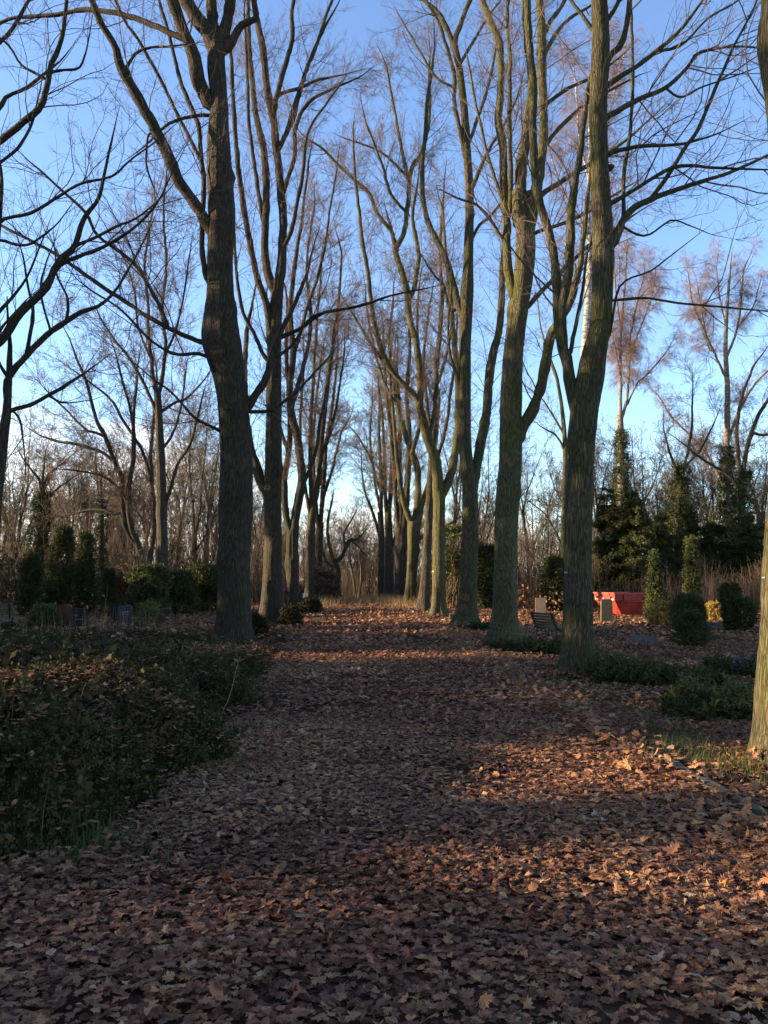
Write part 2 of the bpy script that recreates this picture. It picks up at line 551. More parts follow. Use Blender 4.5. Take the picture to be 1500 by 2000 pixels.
def auto_limbs(TP, TR, H, n, rng, spread=.35, lo=.72):
    """n ascending limbs off the upper part of a trunk (local space), reaching about height H"""
    out, rad_ = [], []
    az0 = rng.uniform(0, 6.28)
    for i in range(n):
        t = lo + (1 - lo) * (i + .5) / n if i else .985
        f = t * (len(TP) - 1)
        k = min(int(f), len(TP) - 2)
        p = TP[k] * (1 - f + k) + TP[k + 1] * (f - k)
        r = TR[k] * (.72 if i else .85) * rng.uniform(.6, .85)
        az = az0 + i * 2.4 + rng.uniform(-.4, .4)
        an = rng.uniform(.5, 1.0) * spread * (1.0 if i else .35)
        d = np.array([math.cos(az) * math.sin(an), math.sin(az) * math.sin(an), math.cos(an)])
        Ln = max(2.5, (H - p[2]) * rng.uniform(.78, 1.02))
        st = Ln / 23
        pts = [p]
        for _ in range(23):
            d = nrm(d + np.array([0, 0, .025]) + rng.normal(size=3) * .06)
            pts.append(pts[-1] + d * st)
        out.append(pts)
        rad_.append(r * np.linspace(1, .07, 24) ** 1.15)
    return np.array(out), np.array(rad_)


def generic_tree(seed, H, r, fork=.4, n=5, spread=.4, q=1.0, style='maple', lean=.03, far=True, l1=(.9, 3.2), minr=.006, wob=.05, lo=.6):
    """(trunk bag, limb bag, crown bag) of a free standing tree at the origin"""
    rng = np.random.default_rng(seed)
    K = 16
    zt = H * fork
    d = np.array([rng.normal() * lean, rng.normal() * lean, 1.0])
    p = np.array([0, 0, -.15])
    P = [p]
    for _ in range(K - 1):
        d = nrm(d + np.append(rng.normal(size=2) * wob, .08))
        p = p + d * (zt + .15) / (K - 1)
        P.append(p)
    P = np.array(P)
    R = r * np.linspace(1, .72, K)
    T, Lb, C = Bag(), Bag(), Bag()
    trunk_mesh(T, P, R, rng, .3, 2)
    ap, ar = auto_limbs(P, R, H, n, rng, spread, lo)
    L3 = []
    for k in range(n):
        pp, rr = limb_mesh(Lb, ap[k], ar[k], rng)
        L3.append(resample(pp, rr, 24))
    # secondary limbs
    a2, r2 = grow(np.array([a for a, _ in L3]), np.array([x for _, x in L3]), rng, .33, .1, .8, H * .12, H * .28, .4, .8, 24, .03, .06, .02, .02, .15)
    for k in range(len(a2)):
        limb_mesh(Lb, a2[k], r2[k], rng)
    LP = np.concatenate([np.array([a for a, _ in L3]), a2])
    LR = np.concatenate([np.array([x for _, x in L3]), r2])
    crown_mesh(C, LP, LR, rng, q, far, style, minr, l1, .1)
    return T, Lb, C


# ------------------------------------------------------------------ foliage made of leaf sized faces
def sprig(n, length, lw, ll, seed, droop=.3, spread=.9, flat=False):
    """template: n leaves on a bent stem along +z"""
    rng = np.random.default_rng(seed)
    V, Q = [], []
    for i in range(n):
        t = (i + .5) / n
        p = np.array([droop * t * t * length, 0, t * length * (1 - .25 * droop * t)])
        az = i * 2.4 + rng.uniform(-.5, .5)
        el = rng.uniform(.1, .9)
        d = np.array([math.cos(az) * math.cos(el) * spread, math.sin(az) * math.cos(el) * spread * (.35 if flat else 1), math.sin(el)])
        d /= np.linalg.norm(d)
        s = np.cross(d, rng.normal(size=3))
        s /= np.linalg.norm(s)
        l, w = ll * rng.uniform(.7, 1.3), lw * rng.uniform(.7, 1.2)
        b = len(V)
        V += [p, p + d * l * .5 + s * w, p + d * l, p + d * l * .5 - s * w]
        Q.append((b, b + 1, b + 2, b + 3))
    return np.array(V), np.array(Q)


def place(bag, tmpl, pos, dirs, scale, rng, tint):
    """instances of a template merged: its +z turned to dirs"""
    V, Q = tmpl
    N = len(pos)
    z = nrm(dirs)
    x = nrm(np.cross(z, rng.normal(size=(N, 3))))
    y = np.cross(z, x)
    W = pos[:, None] + scale[:, None, None] * (V[None, :, 0:1] * x[:, None] + V[None, :, 1:2] * y[:, None] + V[None, :, 2:3] * z[:, None])
    q = Q[None] + (np.arange(N) * len(V))[:, None, None]
    tt = np.repeat(tint, len(V)) + rng.normal(size=N * len(V)) * .04
    bag.add(W.reshape(-1, 3), quads=q.reshape(-1, 4) if Q.shape[1] == 4 else None, tris=q.reshape(-1, 3) if Q.shape[1] == 3 else None, tint=np.clip(tt, 0, 1))


SPRIG = [sprig(10, 1, .1, .3, 100 + i) for i in range(6)]
CONI = [sprig(14, 1, .055, .26, 200 + i, .15, .8, True) for i in range(6)]
COVER = [sprig(13, 1, .07, .17, 300 + i, .5, 1.0) for i in range(8)]


def shell_points(rng, n, prof, h, inner=.25, lump=.2, nl=5):
    """points through the outer part of a body of revolution: prof(t) radius at height fraction t"""
    t = rng.uniform(0, 1, n) ** .9
    a = rng.uniform(0, 6.283, n)
    ph = rng.uniform(0, 6.28, (3, 2))
    r = prof(t) * (1 + lump * np.sin(nl * a * .6 + ph[0, 0] + t * 7) * np.sin(t * h * 3 + ph[1, 0] + a) + lump * .6 * np.sin(3 * a + ph[2, 0] - t * 13))
    f = 1 - rng.uniform(0, 1, n) ** 2.2 * (1 - inner)
    P = np.stack([np.cos(a) * r * f, np.sin(a) * r * f, t * h], -1)
    D = np.stack([np.cos(a), np.sin(a), np.zeros(n)], -1)
    return P, D, t


def foliage(bag, rng, n, prof, h, size, kind=SPRIG, up=.6, inner=.25, lump=.2, org=(0, 0, 0), tint=(.2, .8), z0=0.0, gaps=.0):
    P, D, t = shell_points(rng, n, prof, h, inner, lump)
    if gaps:
        f = np.sin(P[:, 0] * 2.3 + P[:, 2] * 1.7 + rng.uniform(0, 6)) + np.sin(P[:, 1] * 2.9 - P[:, 2] * 2.1 + rng.uniform(0, 6)) + np.sin(P[:, 2] * 3.3 + rng.uniform(0, 6))
        k = f > -3 + 6 * gaps - 1.2
        P, D, t = P[k], D[k], t[k]
    P = P + np.array(org) + [0, 0, z0]
    dirs = D + np.array([0, 0, up]) + rng.normal(size=P.shape) * .45
    g = np.array_split(rng.permutation(len(P)), len(kind))
    cl = .5 + .5 * np.sin(P[:, 0] * 3.1 + 1.3) * np.sin(P[:, 2] * 2.7) * np.sin(P[:, 1] * 2.9 + .5)
    tn = tint[0] + (tint[1] - tint[0]) * np.clip(cl + rng.normal(size=len(P)) * .25, 0, 1)
    for tm, ix in zip(kind, g):
        if len(ix):
            place(bag, tm, P[ix], dirs[ix], size * rng.uniform(.7, 1.35, len(ix)), rng, tn[ix])


def stem_bag(h, r, seed, n=1, spread=0.0):
    rng = np.random.default_rng(seed)
    g = Bag()
    for i in range(n):
        K = 12
        d = np.array([rng.normal() * spread, rng.normal() * spread, 1.0])
        P = np.array([[0, 0, -.1]]) + np.linspace(0, 1, K)[:, None] * nrm(d) * h + np.cumsum(rng.normal(size=(K, 3)) * .015 * h / K ** .5, 0) * [1, 1, 0]
        R = r * np.linspace(1, .25, K)
        V, q = tubes(P[None], R[None], 8)
        g.add(V, q)
    return g

# ------------------------------------------------------------------ the avenue, traced tree by tree
LG, RG = 'maples along the left side of the path', 'maples along the right side of the path'
traced_tree('thick dark maple foremost in the left row, one long limb rising to the upper left', LG, 18.0,
    [(455, 1272, 42), (457, 1200, 35), (458, 1100, 34), (460, 1000, 36), (461, 900, 36), (455, 800, 35), (448, 740, 35), (436, 680, 42), (431, 640, 40), (431, 580, 31), (430, 500, 28), (433, 430, 29), (429, 350, 28), (426, 270, 25), (428, 200, 20), (423, 130, 21), (423, 88, 20)],
    [[(428, 90, 15), (441, 50, 13), (451, 15, 12), (460, -40, 11)],
     [(421, 95, 14), (416, 50, 13), (413, -5, 12), (412, -60, 11)],
     [(420, 100, 16), (408, 66, 16), (385, 35, 15), (362, 0, 14), (335, -50, 12)],
     [(412, 205, 13), (400, 185, 15), (385, 145, 16), (378, 105, 15), (362, 70, 13), (346, 20, 13), (325, -40, 11)],
     [(370, 82, 8), (350, 72, 7), (315, 56, 6.5), (266, 38, 6), (210, 26, 5.5), (161, 21, 5), (115, 30, 4.5), (52, 34, 4), (14, 42, 3.5), (-30, 70, 3)],
     [(440, 100, 10), (456, 78, 9), (469, 56, 8), (485, 48, 7), (500, 38, 7), (494, 8, 6), (488, -40, 5)],
     [(420, 458, 13), (404, 438, 13), (371, 388, 12), (336, 336, 12), (304, 266, 12), (270, 196, 11.5), (241, 147, 11.5), (230, 125, 10), (221, 88, 8), (196, 45, 7.5), (178, 0, 7), (165, -50, 6)],
     [(415, 560, 6), (400, 535, 6), (395, 455, 5.5), (395, 350, 5.5), (388, 304, 5), (385, 245, 5), (357, 175, 4.5), (336, 98, 4), (315, 21, 3.5)],
     [(388, 306, 4), (350, 228, 4), (308, 147, 4), (270, 77, 3.5), (245, 42, 3), (224, 0, 3)],
     [(405, 672, 6), (388, 667, 5.5), (350, 651, 5), (301, 626, 5), (252, 591, 4.5), (196, 553, 4.5), (140, 514, 4), (91, 483, 3.5), (0, 437, 3), (-40, 415, 3)],
     [(405, 695, 4.5), (388, 690, 4), (340, 690, 3.5), (290, 660, 3), (235, 605, 2.5), (180, 570, 2)],
     [(330, 640, 4), (276, 535, 4), (231, 490, 4), (189, 458, 3.5), (168, 416, 3.5), (126, 378, 3), (80, 335, 2.5)],
     [(440, 850, 4), (425, 840, 3.5), (381, 817, 3), (336, 768, 2.5), (300, 740, 2)],
     [(412, 226, 4), (392, 225, 4), (340, 235, 3.5), (310, 256, 3)],
     [(241, 150, 4), (262, 108, 3.5), (290, 94, 3), (330, 90, 2.5)],
     [(300, 256, 3), (288, 270, 2.5), (286, 320, 2.5), (292, 345, 2)],
     [(480, 800, 9), (500, 772, 9), (520, 740, 8), (544, 663, 7), (553, 635, 5), (565, 617, 4.5), (590, 560, 4)],
     [(544, 663, 5), (590, 640, 4), (632, 612, 3.5), (702, 600, 3), (754, 581, 2.5), (810, 568, 2)],
     [(482, 803, 4.5), (527, 802, 4), (555, 785, 3.5), (583, 764, 3), (607, 736, 2.5), (640, 700, 2)],
     [(535, 700, 3.5), (570, 672, 3), (607, 619, 2.5), (660, 606, 2)]],
    11, 'bark', 1.3, knots=7, flare=.3, tw=.87)
traced_tree('second maple of the left row, forking low, a sunlit strip near its foot', LG, 28.0,
    [(530, 1222, 25), (531, 1180, 21), (533, 1050, 18), (533, 960, 18), (534, 880, 17), (535, 775, 15), (536, 700, 14), (538, 635, 13), (541, 580, 13), (544, 546, 12)],
    [[(544, 560, 11), (551, 455, 9.5), (548, 385, 9), (543, 315, 8.5), (534, 227, 8), (523, 175, 8), (516, 105, 7.5), (508, 60, 7), (498, 0, 6)],
     [(540, 575, 10), (520, 525, 9), (517, 460, 8), (518, 385, 8), (513, 297, 7.5), (502, 245, 6.5), (495, 192, 6), (487, 105, 5.5), (482, 30, 5)],
     [(549, 385, 5.5), (562, 350, 5), (576, 297, 5), (581, 245, 4.5), (604, 200, 4), (646, 175, 3), (688, 157, 2)],
     [(528, 215, 4.5), (548, 185, 4), (590, 171, 3.5), (621, 157, 3), (660, 148, 2)],
     [(536, 225, 6), (539, 206, 6), (555, 140, 5.5), (569, 87, 5), (572, 17, 4.5)],
     [(546, 290, 6), (551, 273, 5.5), (571, 227, 5), (583, 168, 4.5), (614, 91, 4), (639, 21, 3.5)],
     [(531, 650, 8), (520, 590, 7.5), (505, 545, 7), (488, 465, 6.5), (474, 360, 6), (464, 262, 5), (457, 175, 4.5), (450, 90, 4)],
     [(530, 975, 12), (512, 945, 11), (502, 915, 10), (492, 880, 8), (482, 820, 7), (478, 740, 6), (482, 650, 5)],
     [(515, 430, 5), (500, 350, 4.5), (490, 280, 4), (485, 160, 3.5), (480, 60, 3)],
     [(520, 700, 5), (500, 660, 4.5), (470, 600, 4), (460, 520, 3.5), (455, 430, 3)],
     [(560, 250, 4), (600, 130, 3.5), (630, 60, 3)],
     [(545, 500, 5), (575, 430, 4.5), (590, 340, 4), (600, 260, 3), (640, 200, 2.5)]],
    12, 'bark', 1.8, knots=6)
traced_tree('third maple of the left row, twin stemmed above a dark trunk', LG, 39.0,
    [(571, 1194, 15), (571, 1150, 12.5), (571, 1080, 12), (572, 1037, 12)],
    [[(570, 1050, 9), (558, 1000, 8.5), (555, 932, 8), (561, 880, 7), (565, 830, 7), (562, 760, 6), (556, 690, 5), (560, 600, 4)],
     [(574, 1045, 11), (584, 975, 11), (590, 930, 10.5), (580, 850, 9.5), (569, 810, 9), (565, 757, 8), (573, 690, 7.5), (566, 617, 7), (575, 520, 5.5), (590, 420, 4), (600, 330, 3)],
     [(568, 800, 6), (585, 740, 6), (600, 680, 5), (608, 610, 4.5), (600, 520, 3.5), (612, 420, 3)],
     [(575, 690, 5), (596, 610, 4.5), (625, 520, 4), (640, 430, 3), (655, 340, 2.5)],
     [(560, 880, 5), (540, 800, 4), (525, 700, 3.5), (520, 600, 3)],
     [(585, 960, 5), (610, 900, 4.5), (625, 820, 4), (640, 740, 3.5), (650, 650, 3)]],
    13, 'bark', 1.7, knots=4, H=19, minr=.006, l1=(1.2, 4.0))
traced_tree('fourth maple of the left row, slim stem behind the twin stemmed one', LG, 48.0,
    [(605, 1182, 11), (605, 1120, 9), (607, 1040, 8.5), (612, 980, 8)],
    [[(612, 990, 7.5), (622, 940, 7.5), (629, 845, 7), (639, 740, 6), (651, 670, 5), (660, 600, 4), (668, 500, 3)],
     [(611, 1000, 6), (605, 920, 5.5), (606, 830, 5), (612, 740, 4.5), (618, 640, 3.5), (625, 540, 3)],
     [(625, 900, 4), (648, 830, 4), (662, 760, 3), (672, 690, 2.5)],
     [(608, 1010, 5), (594, 930, 4.5), (588, 820, 4), (592, 720, 3)]],
    14, 'bark_far', 2.0, knots=3, minr=.008, l1=(1.2, 4.0), twig='twig_far')
traced_tree('fifth maple of the left row, standing in reddish bushes', LG, 57.0,
    [(622, 1172, 9), (622, 1100, 7.5), (625, 1020, 7)],
    [[(625, 1030, 6), (634, 950, 6), (640, 860, 5), (652, 780, 4), (660, 690, 3)],
     [(624, 1040, 5), (616, 960, 5), (612, 870, 4), (618, 780, 3.5), (628, 700, 2.5)],
     [(630, 980, 4), (650, 920, 3.5), (668, 850, 3)]],
    15, 'bark_far', 2.0, knots=2, minr=.009, l1=(1.2, 3.8), twig='twig_far')
traced_tree('low crooked oak at the far end of the path with one arm bent over it', 'trees at the far end of the path', 68.0,
    [(657, 1178, 9), (659, 1140, 6.5), (660, 1118, 6), (655, 1100, 6), (652, 1092, 5.5)],
    [[(655, 1100, 5), (668, 1085, 5), (676, 1068, 4.5), (684, 1056, 4.5), (697, 1055, 3), (706, 1046, 2)],
     [(653, 1098, 5), (648, 1085, 4.5), (642, 1060, 4), (640, 1020, 3.5), (650, 970, 2.5)],
     [(657, 1112, 4), (648, 1108, 3.5), (638, 1098, 3), (632, 1080, 2.5)],
     [(676, 1068, 3), (672, 1045, 2.5), (690, 1010, 2)],
     [(684, 1056, 2.5), (694, 1062, 2), (705, 1075, 1.6)]],
    16, 'bark_far', 2.2, knots=3, minr=.008, l1=(.8, 2.4), name='oak_tree', twig='twig_far', whip=.4)

# right row
traced_tree('mossy yellow-green maple trunk cut off by the right edge of the photo', RG, 7.0,
    [(1543, 1496, 66), (1542, 1440, 60), (1540, 1350, 57), (1544, 1200, 53), (1545, 1100, 52), (1556, 900, 49), (1568, 650, 47), (1563, 460, 48), (1552, 380, 46), (1547, 300, 46), (1541, 180, 48), (1525, 80, 48), (1529, 0, 42), (1537, -200, 38), (1552, -500, 30)],
    [[(1530, -180, 24), (1480, -330, 18), (1400, -520, 12)], [(1540, -150, 24), (1600, -330, 18), (1680, -520, 12)],
     [(1550, 350, 9), (1580, 300, 8), (1640, 200, 7), (1700, 80, 5)]],
    21, 'bark_moss', .9, knots=6, ext=5, flare=.28)
traced_tree('tall dark maple right of the bench, foremost whole tree of the right row', RG, 13.0,
    [(1126, 1328, 36), (1127, 1290, 31), (1127, 1250, 29), (1128, 1150, 28), (1130, 1000, 27.5), (1136, 900, 26.5), (1142, 800, 30), (1153, 740, 29), (1161, 690, 25), (1172, 640, 21.5), (1176, 580, 22), (1178, 480, 22), (1174, 400, 20), (1170, 300, 18.5), (1169, 200, 18.5), (1172, 120, 19), (1172, 40, 18), (1170, 0, 17), (1168, -150, 14)],
    [[(1128, 800, 16), (1117, 755, 14), (1110, 705, 12.5), (1096, 660, 11), (1089, 580, 10.5), (1084, 520, 10), (1076, 460, 9), (1060, 408, 9.5), (1048, 355, 9.5), (1042, 240, 8.5), (1044, 160, 8), (1039, 100, 8), (1032, 40, 8), (1030, -20, 7.5)],
     [(1104, 690, 10), (1102, 610, 9), (1108, 550, 9.5), (1116, 512, 9.5), (1120, 400, 9), (1132, 320, 7.5), (1144, 240, 6), (1150, 180, 5)],
     [(1114, 690, 5), (1122, 650, 4.5), (1132, 600, 4), (1140, 560, 3.5), (1146, 500, 3)],
     [(1190, 480, 12), (1200, 462, 11), (1213, 440, 8), (1218, 420, 5), (1220, 340, 4.5), (1230, 260, 4), (1235, 160, 4), (1234, 60, 3.5), (1230, -10, 3)],
     [(1208, 448, 8), (1232, 412, 7.5), (1268, 392, 7), (1300, 376, 6), (1360, 356, 5), (1420, 336, 4), (1460, 320, 3.5), (1492, 306, 3), (1530, 290, 2.5)],
     [(1270, 391, 5), (1300, 352, 5), (1336, 292, 4.5), (1364, 252, 4.5), (1388, 188, 4), (1416, 128, 3.5), (1432, 92, 3), (1456, 48, 2.5), (1476, 8, 2)],
     [(1172, 240, 9), (1188, 228, 7), (1248, 196, 5.5), (1300, 172, 5), (1344, 132, 4), (1364, 104, 3.5), (1432, 92, 2.5), (1490, 95, 2)],
     [(1174, 180, 9), (1190, 168, 6.5), (1232, 136, 5.5), (1284, 100, 5), (1332, 56, 4), (1370, 5, 3)],
     [(1176, 135, 9), (1192, 108, 8), (1212, 88, 7), (1224, 40, 6), (1232, -15, 5)],
     [(1176, 310, 7), (1200, 296, 5), (1240, 286, 4.5), (1280, 284, 4), (1340, 280, 3), (1400, 262, 2)],
     [(1176, 410, 6), (1194, 396, 5), (1260, 356, 4.5), (1320, 324, 4), (1400, 328, 3), (1492, 332, 2)],
     [(1180, 590, 4), (1198, 586, 3.2), (1260, 582, 3), (1320, 590, 2.6), (1420, 600, 2.2), (1500, 608, 1.6)],
     [(1190, 660, 3), (1210, 560, 2.6), (1270, 530, 2.2), (1310, 500, 1.8)],
     [(1212, 440, 3), (1260, 460, 2.5), (1310, 430, 2.2), (1345, 440, 1.6)],
     [(1300, 172, 3), (1330, 190, 2.6), (1370, 170, 2.2), (1430, 150, 1.6)],
     [(1284, 100, 3.5), (1330, 90, 3), (1380, 40, 2.5), (1430, 10, 2)],
     [(1172, 60, 6), (1200, 20, 5), (1225, -30, 4)],
     [(1168, 70, 5), (1130, 20, 4), (1100, -20, 3.5)],
     [(1180, 332, 8), (1192, 328, 7), (1197, 322, 6)]],
    22, 'bark_olive', 1.0, knots=8, minr=.0032)
traced_tree('brown maple with upright stems and cut stubs, second whole tree of the right row', RG, 19.4,
    [(986, 1263, 33), (987, 1220, 27), (987, 1150, 24), (990, 1000, 24), (997, 900, 23), (998, 800, 22), (1002, 700, 20.5), (1014, 600, 20), (1022, 540, 21), (1026, 480, 22), (1024, 430, 19)],
    [[(1028, 470, 14), (1036, 420, 13.5), (1045, 375, 12), (1054, 330, 10.5), (1058, 240, 9.5), (1054, 160, 10), (1051, 80, 10), (1049, 0, 9), (1046, -60, 8)],
     [(1022, 470, 14), (1014, 400, 12.5), (1013, 330, 13), (1022, 275, 11), (1027, 235, 10), (1033, 160, 8.5), (1028, 80, 8.5), (1022, 0, 7), (1018, -50, 6)],
     [(1004, 580, 11), (992, 520, 9.5), (990, 460, 9), (982, 380, 9), (984, 300, 9), (974, 240, 9), (978, 160, 8), (975, 85, 8), (960, 48, 7.5), (944, 0, 7), (935, -50, 6)],
     [(996, 420, 5), (998, 340, 5), (996, 280, 5), (994, 224, 5.5), (996, 120, 4.5), (992, 24, 4), (1003, -30, 3.5)],
     [(1012, 860, 15), (1025, 830, 13.5), (1047, 792, 12), (1060, 745, 11.5), (1068, 700, 11), (1076, 652, 10.5), (1090, 628, 10), (1112, 585, 9), (1130, 520, 7), (1142, 440, 5.5), (1150, 360, 4)],
     [(1040, 405, 6), (1060, 382, 6), (1120, 344, 5.5), (1152, 324, 5), (1190, 300, 4), (1240, 260, 3)],
     [(1038, 460, 5), (1052, 452, 4.5), (1108, 434, 4), (1150, 415, 3.5), (1200, 380, 2.5)],
     [(1022, 605, 6), (1036, 592, 5.5), (1076, 548, 5), (1124, 504, 4.5), (1154, 476, 4), (1210, 440, 3)],
     [(1056, 300, 5.5), (1066, 284, 5), (1100, 244, 4.5), (1150, 200, 4), (1200, 172, 3)],
     [(1054, 215, 5), (1066, 204, 4.5), (1104, 176, 4), (1156, 152, 3), (1200, 120, 2.5)],
     [(1052, 90, 6), (1075, 45, 5), (1095, 15, 4.5), (1118, -30, 4)],
     [(1054, 130, 5), (1080, 80, 4.5), (1110, 40, 4), (1150, 15, 3)],
     [(980, 390, 4), (950, 300, 3.5), (930, 210, 3), (915, 130, 2.5)],
     [(984, 470, 4), (960, 430, 3.5), (930, 400, 3), (900, 390, 2.5)],
     [(1012, 430, 13), (1010, 385, 12), (1009, 372, 11)], [(1030, 440, 12), (1033, 385, 10), (1033, 372, 9)]],
    23, 'bark_moss', 1.4, knots=8)
traced_tree('dark slender maple with a fork leaning right, third in the right row', RG, 26.5,
    [(909, 1231, 27), (911, 1200, 21), (914, 1150, 18), (917, 1060, 17.5), (918, 1000, 17), (917, 950, 16), (911, 900, 14), (908, 845, 13), (908, 740, 12), (908, 670, 12), (912, 577, 14), (914, 540, 12), (915, 507, 10.5), (917, 385, 9), (912, 297, 8.5), (908, 227, 8), (898, 140, 7), (886, 82, 7)],
    [[(888, 90, 6), (893, 62, 6), (902, 42, 5.5), (916, 0, 5), (930, -40, 4)],
     [(886, 85, 6), (870, 45, 5.5), (852, 21, 5), (828, 0, 4), (800, -40, 3)],
     [(906, 625, 9), (899, 605, 8), (884, 546, 7), (870, 500, 6.5), (842, 448, 6), (827, 400, 5.5), (823, 315, 5), (829, 262, 4.5), (832, 200, 4), (845, 120, 3)],
     [(908, 310, 5.5), (905, 297, 5), (894, 252, 5), (884, 196, 4.5), (884, 147, 4.5), (866, 87, 4), (856, 52, 3.5), (835, 10, 3)],
     [(920, 965, 13), (930, 925, 11), (943, 862, 10.5), (951, 800, 10), (960, 700, 9.5), (972, 656, 8), (980, 590, 7.5), (981, 520, 6), (983, 470, 4), (990, 390, 3)],
     [(902, 760, 5), (892, 730, 4), (878, 690, 3.5), (874, 640, 3), (880, 580, 2.5)],
     [(912, 400, 5), (930, 350, 4.5), (955, 290, 4), (985, 240, 3), (1010, 190, 2.5)],
     [(912, 290, 4), (930, 240, 4), (950, 180, 3.5), (965, 110, 3)],
     [(900, 590, 4), (880, 610, 3.5), (868, 560, 3), (850, 540, 2.5)],
     [(915, 480, 4), (935, 440, 3.5), (960, 420, 3), (990, 380, 2)],
     [(896, 130, 3.5), (925, 80, 3.5), (950, 40, 3)],
     [(884, 170, 3), (850, 150, 3), (815, 90, 2.5), (790, 50, 2)]],
    24, 'bark_olive', 1.8, knots=6)
traced_tree('sunlit olive maple with a wide fork, one stem arching over the path', RG, 33.0,
    [(857, 1209, 18), (857, 1180, 14), (857, 1100, 12.5), (858, 1000, 12.5), (858, 960, 13.5)],
    [[(856, 970, 12), (852, 905, 11), (835, 855, 10.5), (824, 810, 8.5), (812, 775, 7.5), (798, 760, 6.5), (786, 747, 6), (758, 712, 6), (740, 663, 5.5), (726, 600, 5), (716, 525, 4.5), (705, 455, 4), (695, 367, 3.5), (690, 290, 2.5)],
     [(861, 968, 11), (874, 942, 9.5), (887, 890, 9), (892, 845, 8.5), (894, 810, 8), (895, 754, 7), (888, 680, 6), (880, 600, 5), (872, 520, 4), (866, 430, 3)],
     [(818, 790, 7), (821, 757, 7.5), (815, 687, 7.5), (800, 617, 7), (796, 567, 7), (777, 507, 6.5), (773, 483, 6)],
     [(773, 485, 5), (760, 450, 4.5), (730, 413, 4.5), (719, 378, 4), (674, 336, 3.5), (635, 294, 3), (600, 270, 2)],
     [(774, 485, 6), (790, 450, 5.5), (797, 400, 5), (799, 345, 5), (808, 318, 4.5), (821, 301, 4.5), (836, 245, 4), (840, 190, 3), (838, 130, 2.5)],
     [(796, 345, 4), (780, 270, 3.5), (770, 210, 3), (757, 140, 2.5)],
     [(799, 420, 3.5), (765, 380, 3.5), (750, 330, 3), (735, 290, 2.5), (715, 240, 2)],
     [(806, 570, 5), (815, 500, 5), (806, 430, 4), (812, 380, 3)],
     [(796, 345, 3), (770, 320, 3), (745, 300, 2.5), (700, 280, 2)],
     [(760, 715, 4), (735, 690, 3.5), (705, 640, 3), (680, 600, 2)],
     [(838, 860, 4), (850, 800, 4), (857, 720, 3.5), (862, 640, 3)]],
    25, 'bark_moss', 2.4, knots=5, minr=.005)
traced_tree('dark leaning maple half hidden behind the sunlit olive one', RG, 38.0,
    [(826, 1199, 14), (829, 1150, 10), (835, 1055, 9), (841, 950, 8), (845, 880, 8)],
    [[(845, 890, 7), (849, 830, 7), (851, 757, 6), (856, 670, 5.5), (862, 580, 4.5), (858, 480, 4), (866, 390, 3)],
     [(842, 930, 5), (865, 850, 4.5), (880, 760, 4), (890, 650, 3)],
     [(846, 860, 5), (832, 780, 4.5), (828, 700, 4), (838, 610, 3)],
     [(851, 760, 4), (870, 700, 4), (884, 620, 3), (880, 540, 2.5)]],
    26, 'bark_far', 1.6, knots=3, minr=.006, l1=(1.2, 3.8))
traced_tree('knobbly old maple with a swollen crotch, its left side in sun, far right row', RG, 46.0,
    [(800, 1185, 13), (803, 1140, 10.5), (807, 1080, 11), (808, 1040, 12.5), (810, 1020, 14)],
    [[(806, 1030, 8), (796, 1002, 7.5), (788, 978, 7), (780, 940, 6), (772, 880, 5), (765, 800, 4), (758, 720, 3)],
     [(814, 1025, 9), (822, 990, 8), (832, 965, 7.5), (842, 930, 6), (850, 880, 5), (858, 800, 4)],
     [(811, 1025, 10), (816, 967, 9), (814, 915, 8.5), (803, 880, 8), (790, 845, 7.5), (778, 800, 6), (770, 750, 5.5), (760, 670, 4), (766, 590, 3)],
     [(805, 885, 6), (818, 830, 5), (822, 750, 4.5), (815, 670, 4), (818, 580, 3)],
     [(816, 1052, 6), (834, 1045, 5), (850, 1038, 4), (870, 1030, 3)],
     [(780, 800, 4), (748, 740, 3.5), (728, 660, 3), (715, 590, 2.5)]],
    27, 'bark_moss', 1.8, knots=8, minr=.007, l1=(1.2, 4.0), twig='twig_far')
traced_tree('stout dark maple behind the knobbly one on the right of the path', RG, 51.0,
    [(781, 1181, 17), (782, 1140, 12), (783, 1080, 12), (785, 1030, 12)],
    [[(781, 1040, 7), (775, 990, 6), (771, 930, 5.5), (764, 860, 5), (755, 770, 4), (750, 680, 3)],
     [(788, 1040, 9), (794, 980, 8), (797, 920, 7), (800, 850, 6), (796, 770, 5), (800, 680, 4), (795, 600, 3)],
     [(785, 1035, 8), (784, 970, 7), (780, 900, 6), (782, 810, 5), (776, 720, 4)]],
    28, 'bark_far', 1.9, knots=3, minr=.008, l1=(1.2, 4.0), twig='twig_far')
traced_tree('dark upright maple trunk on the right, just before the dry grass', RG, 57.0,
    [(760, 1176, 11), (760, 1120, 8.5), (759, 1060, 8), (758, 1000, 7.5)],
    [[(758, 1010, 6.5), (764, 950, 6), (766, 880, 5), (764, 800, 4), (770, 720, 3)],
     [(757, 1010, 5), (752, 940, 5), (748, 860, 4), (744, 780, 3)],
     [(759, 1080, 4), (772, 1050, 4), (785, 990, 3), (792, 920, 2.5)]],
    29, 'bark_far', 2.0, knots=2, minr=.009, l1=(1.2, 4.0), twig='twig_far')
traced_tree('slim grey maple farthest in the right row, its fine branches spread over the path', RG, 62.0,
    [(746, 1175, 8), (745, 1120, 6.5), (745, 1060, 6.5), (743, 1000, 6)],
    [[(743, 1010, 5.5), (744, 940, 5), (740, 860, 4), (742, 780, 3)],
     [(744, 1050, 4), (734, 1020, 4), (722, 985, 3.5), (712, 960, 3), (706, 920, 2)],
     [(743, 1000, 4), (730, 930, 3.5), (722, 860, 3), (728, 790, 2)],
     [(743, 960, 3), (725, 900, 3), (705, 860, 2.5), (690, 840, 1.6)]],
    30, 'bark_far', 2.2, knots=2, minr=.009, l1=(1.2, 3.8), twig='twig_far')

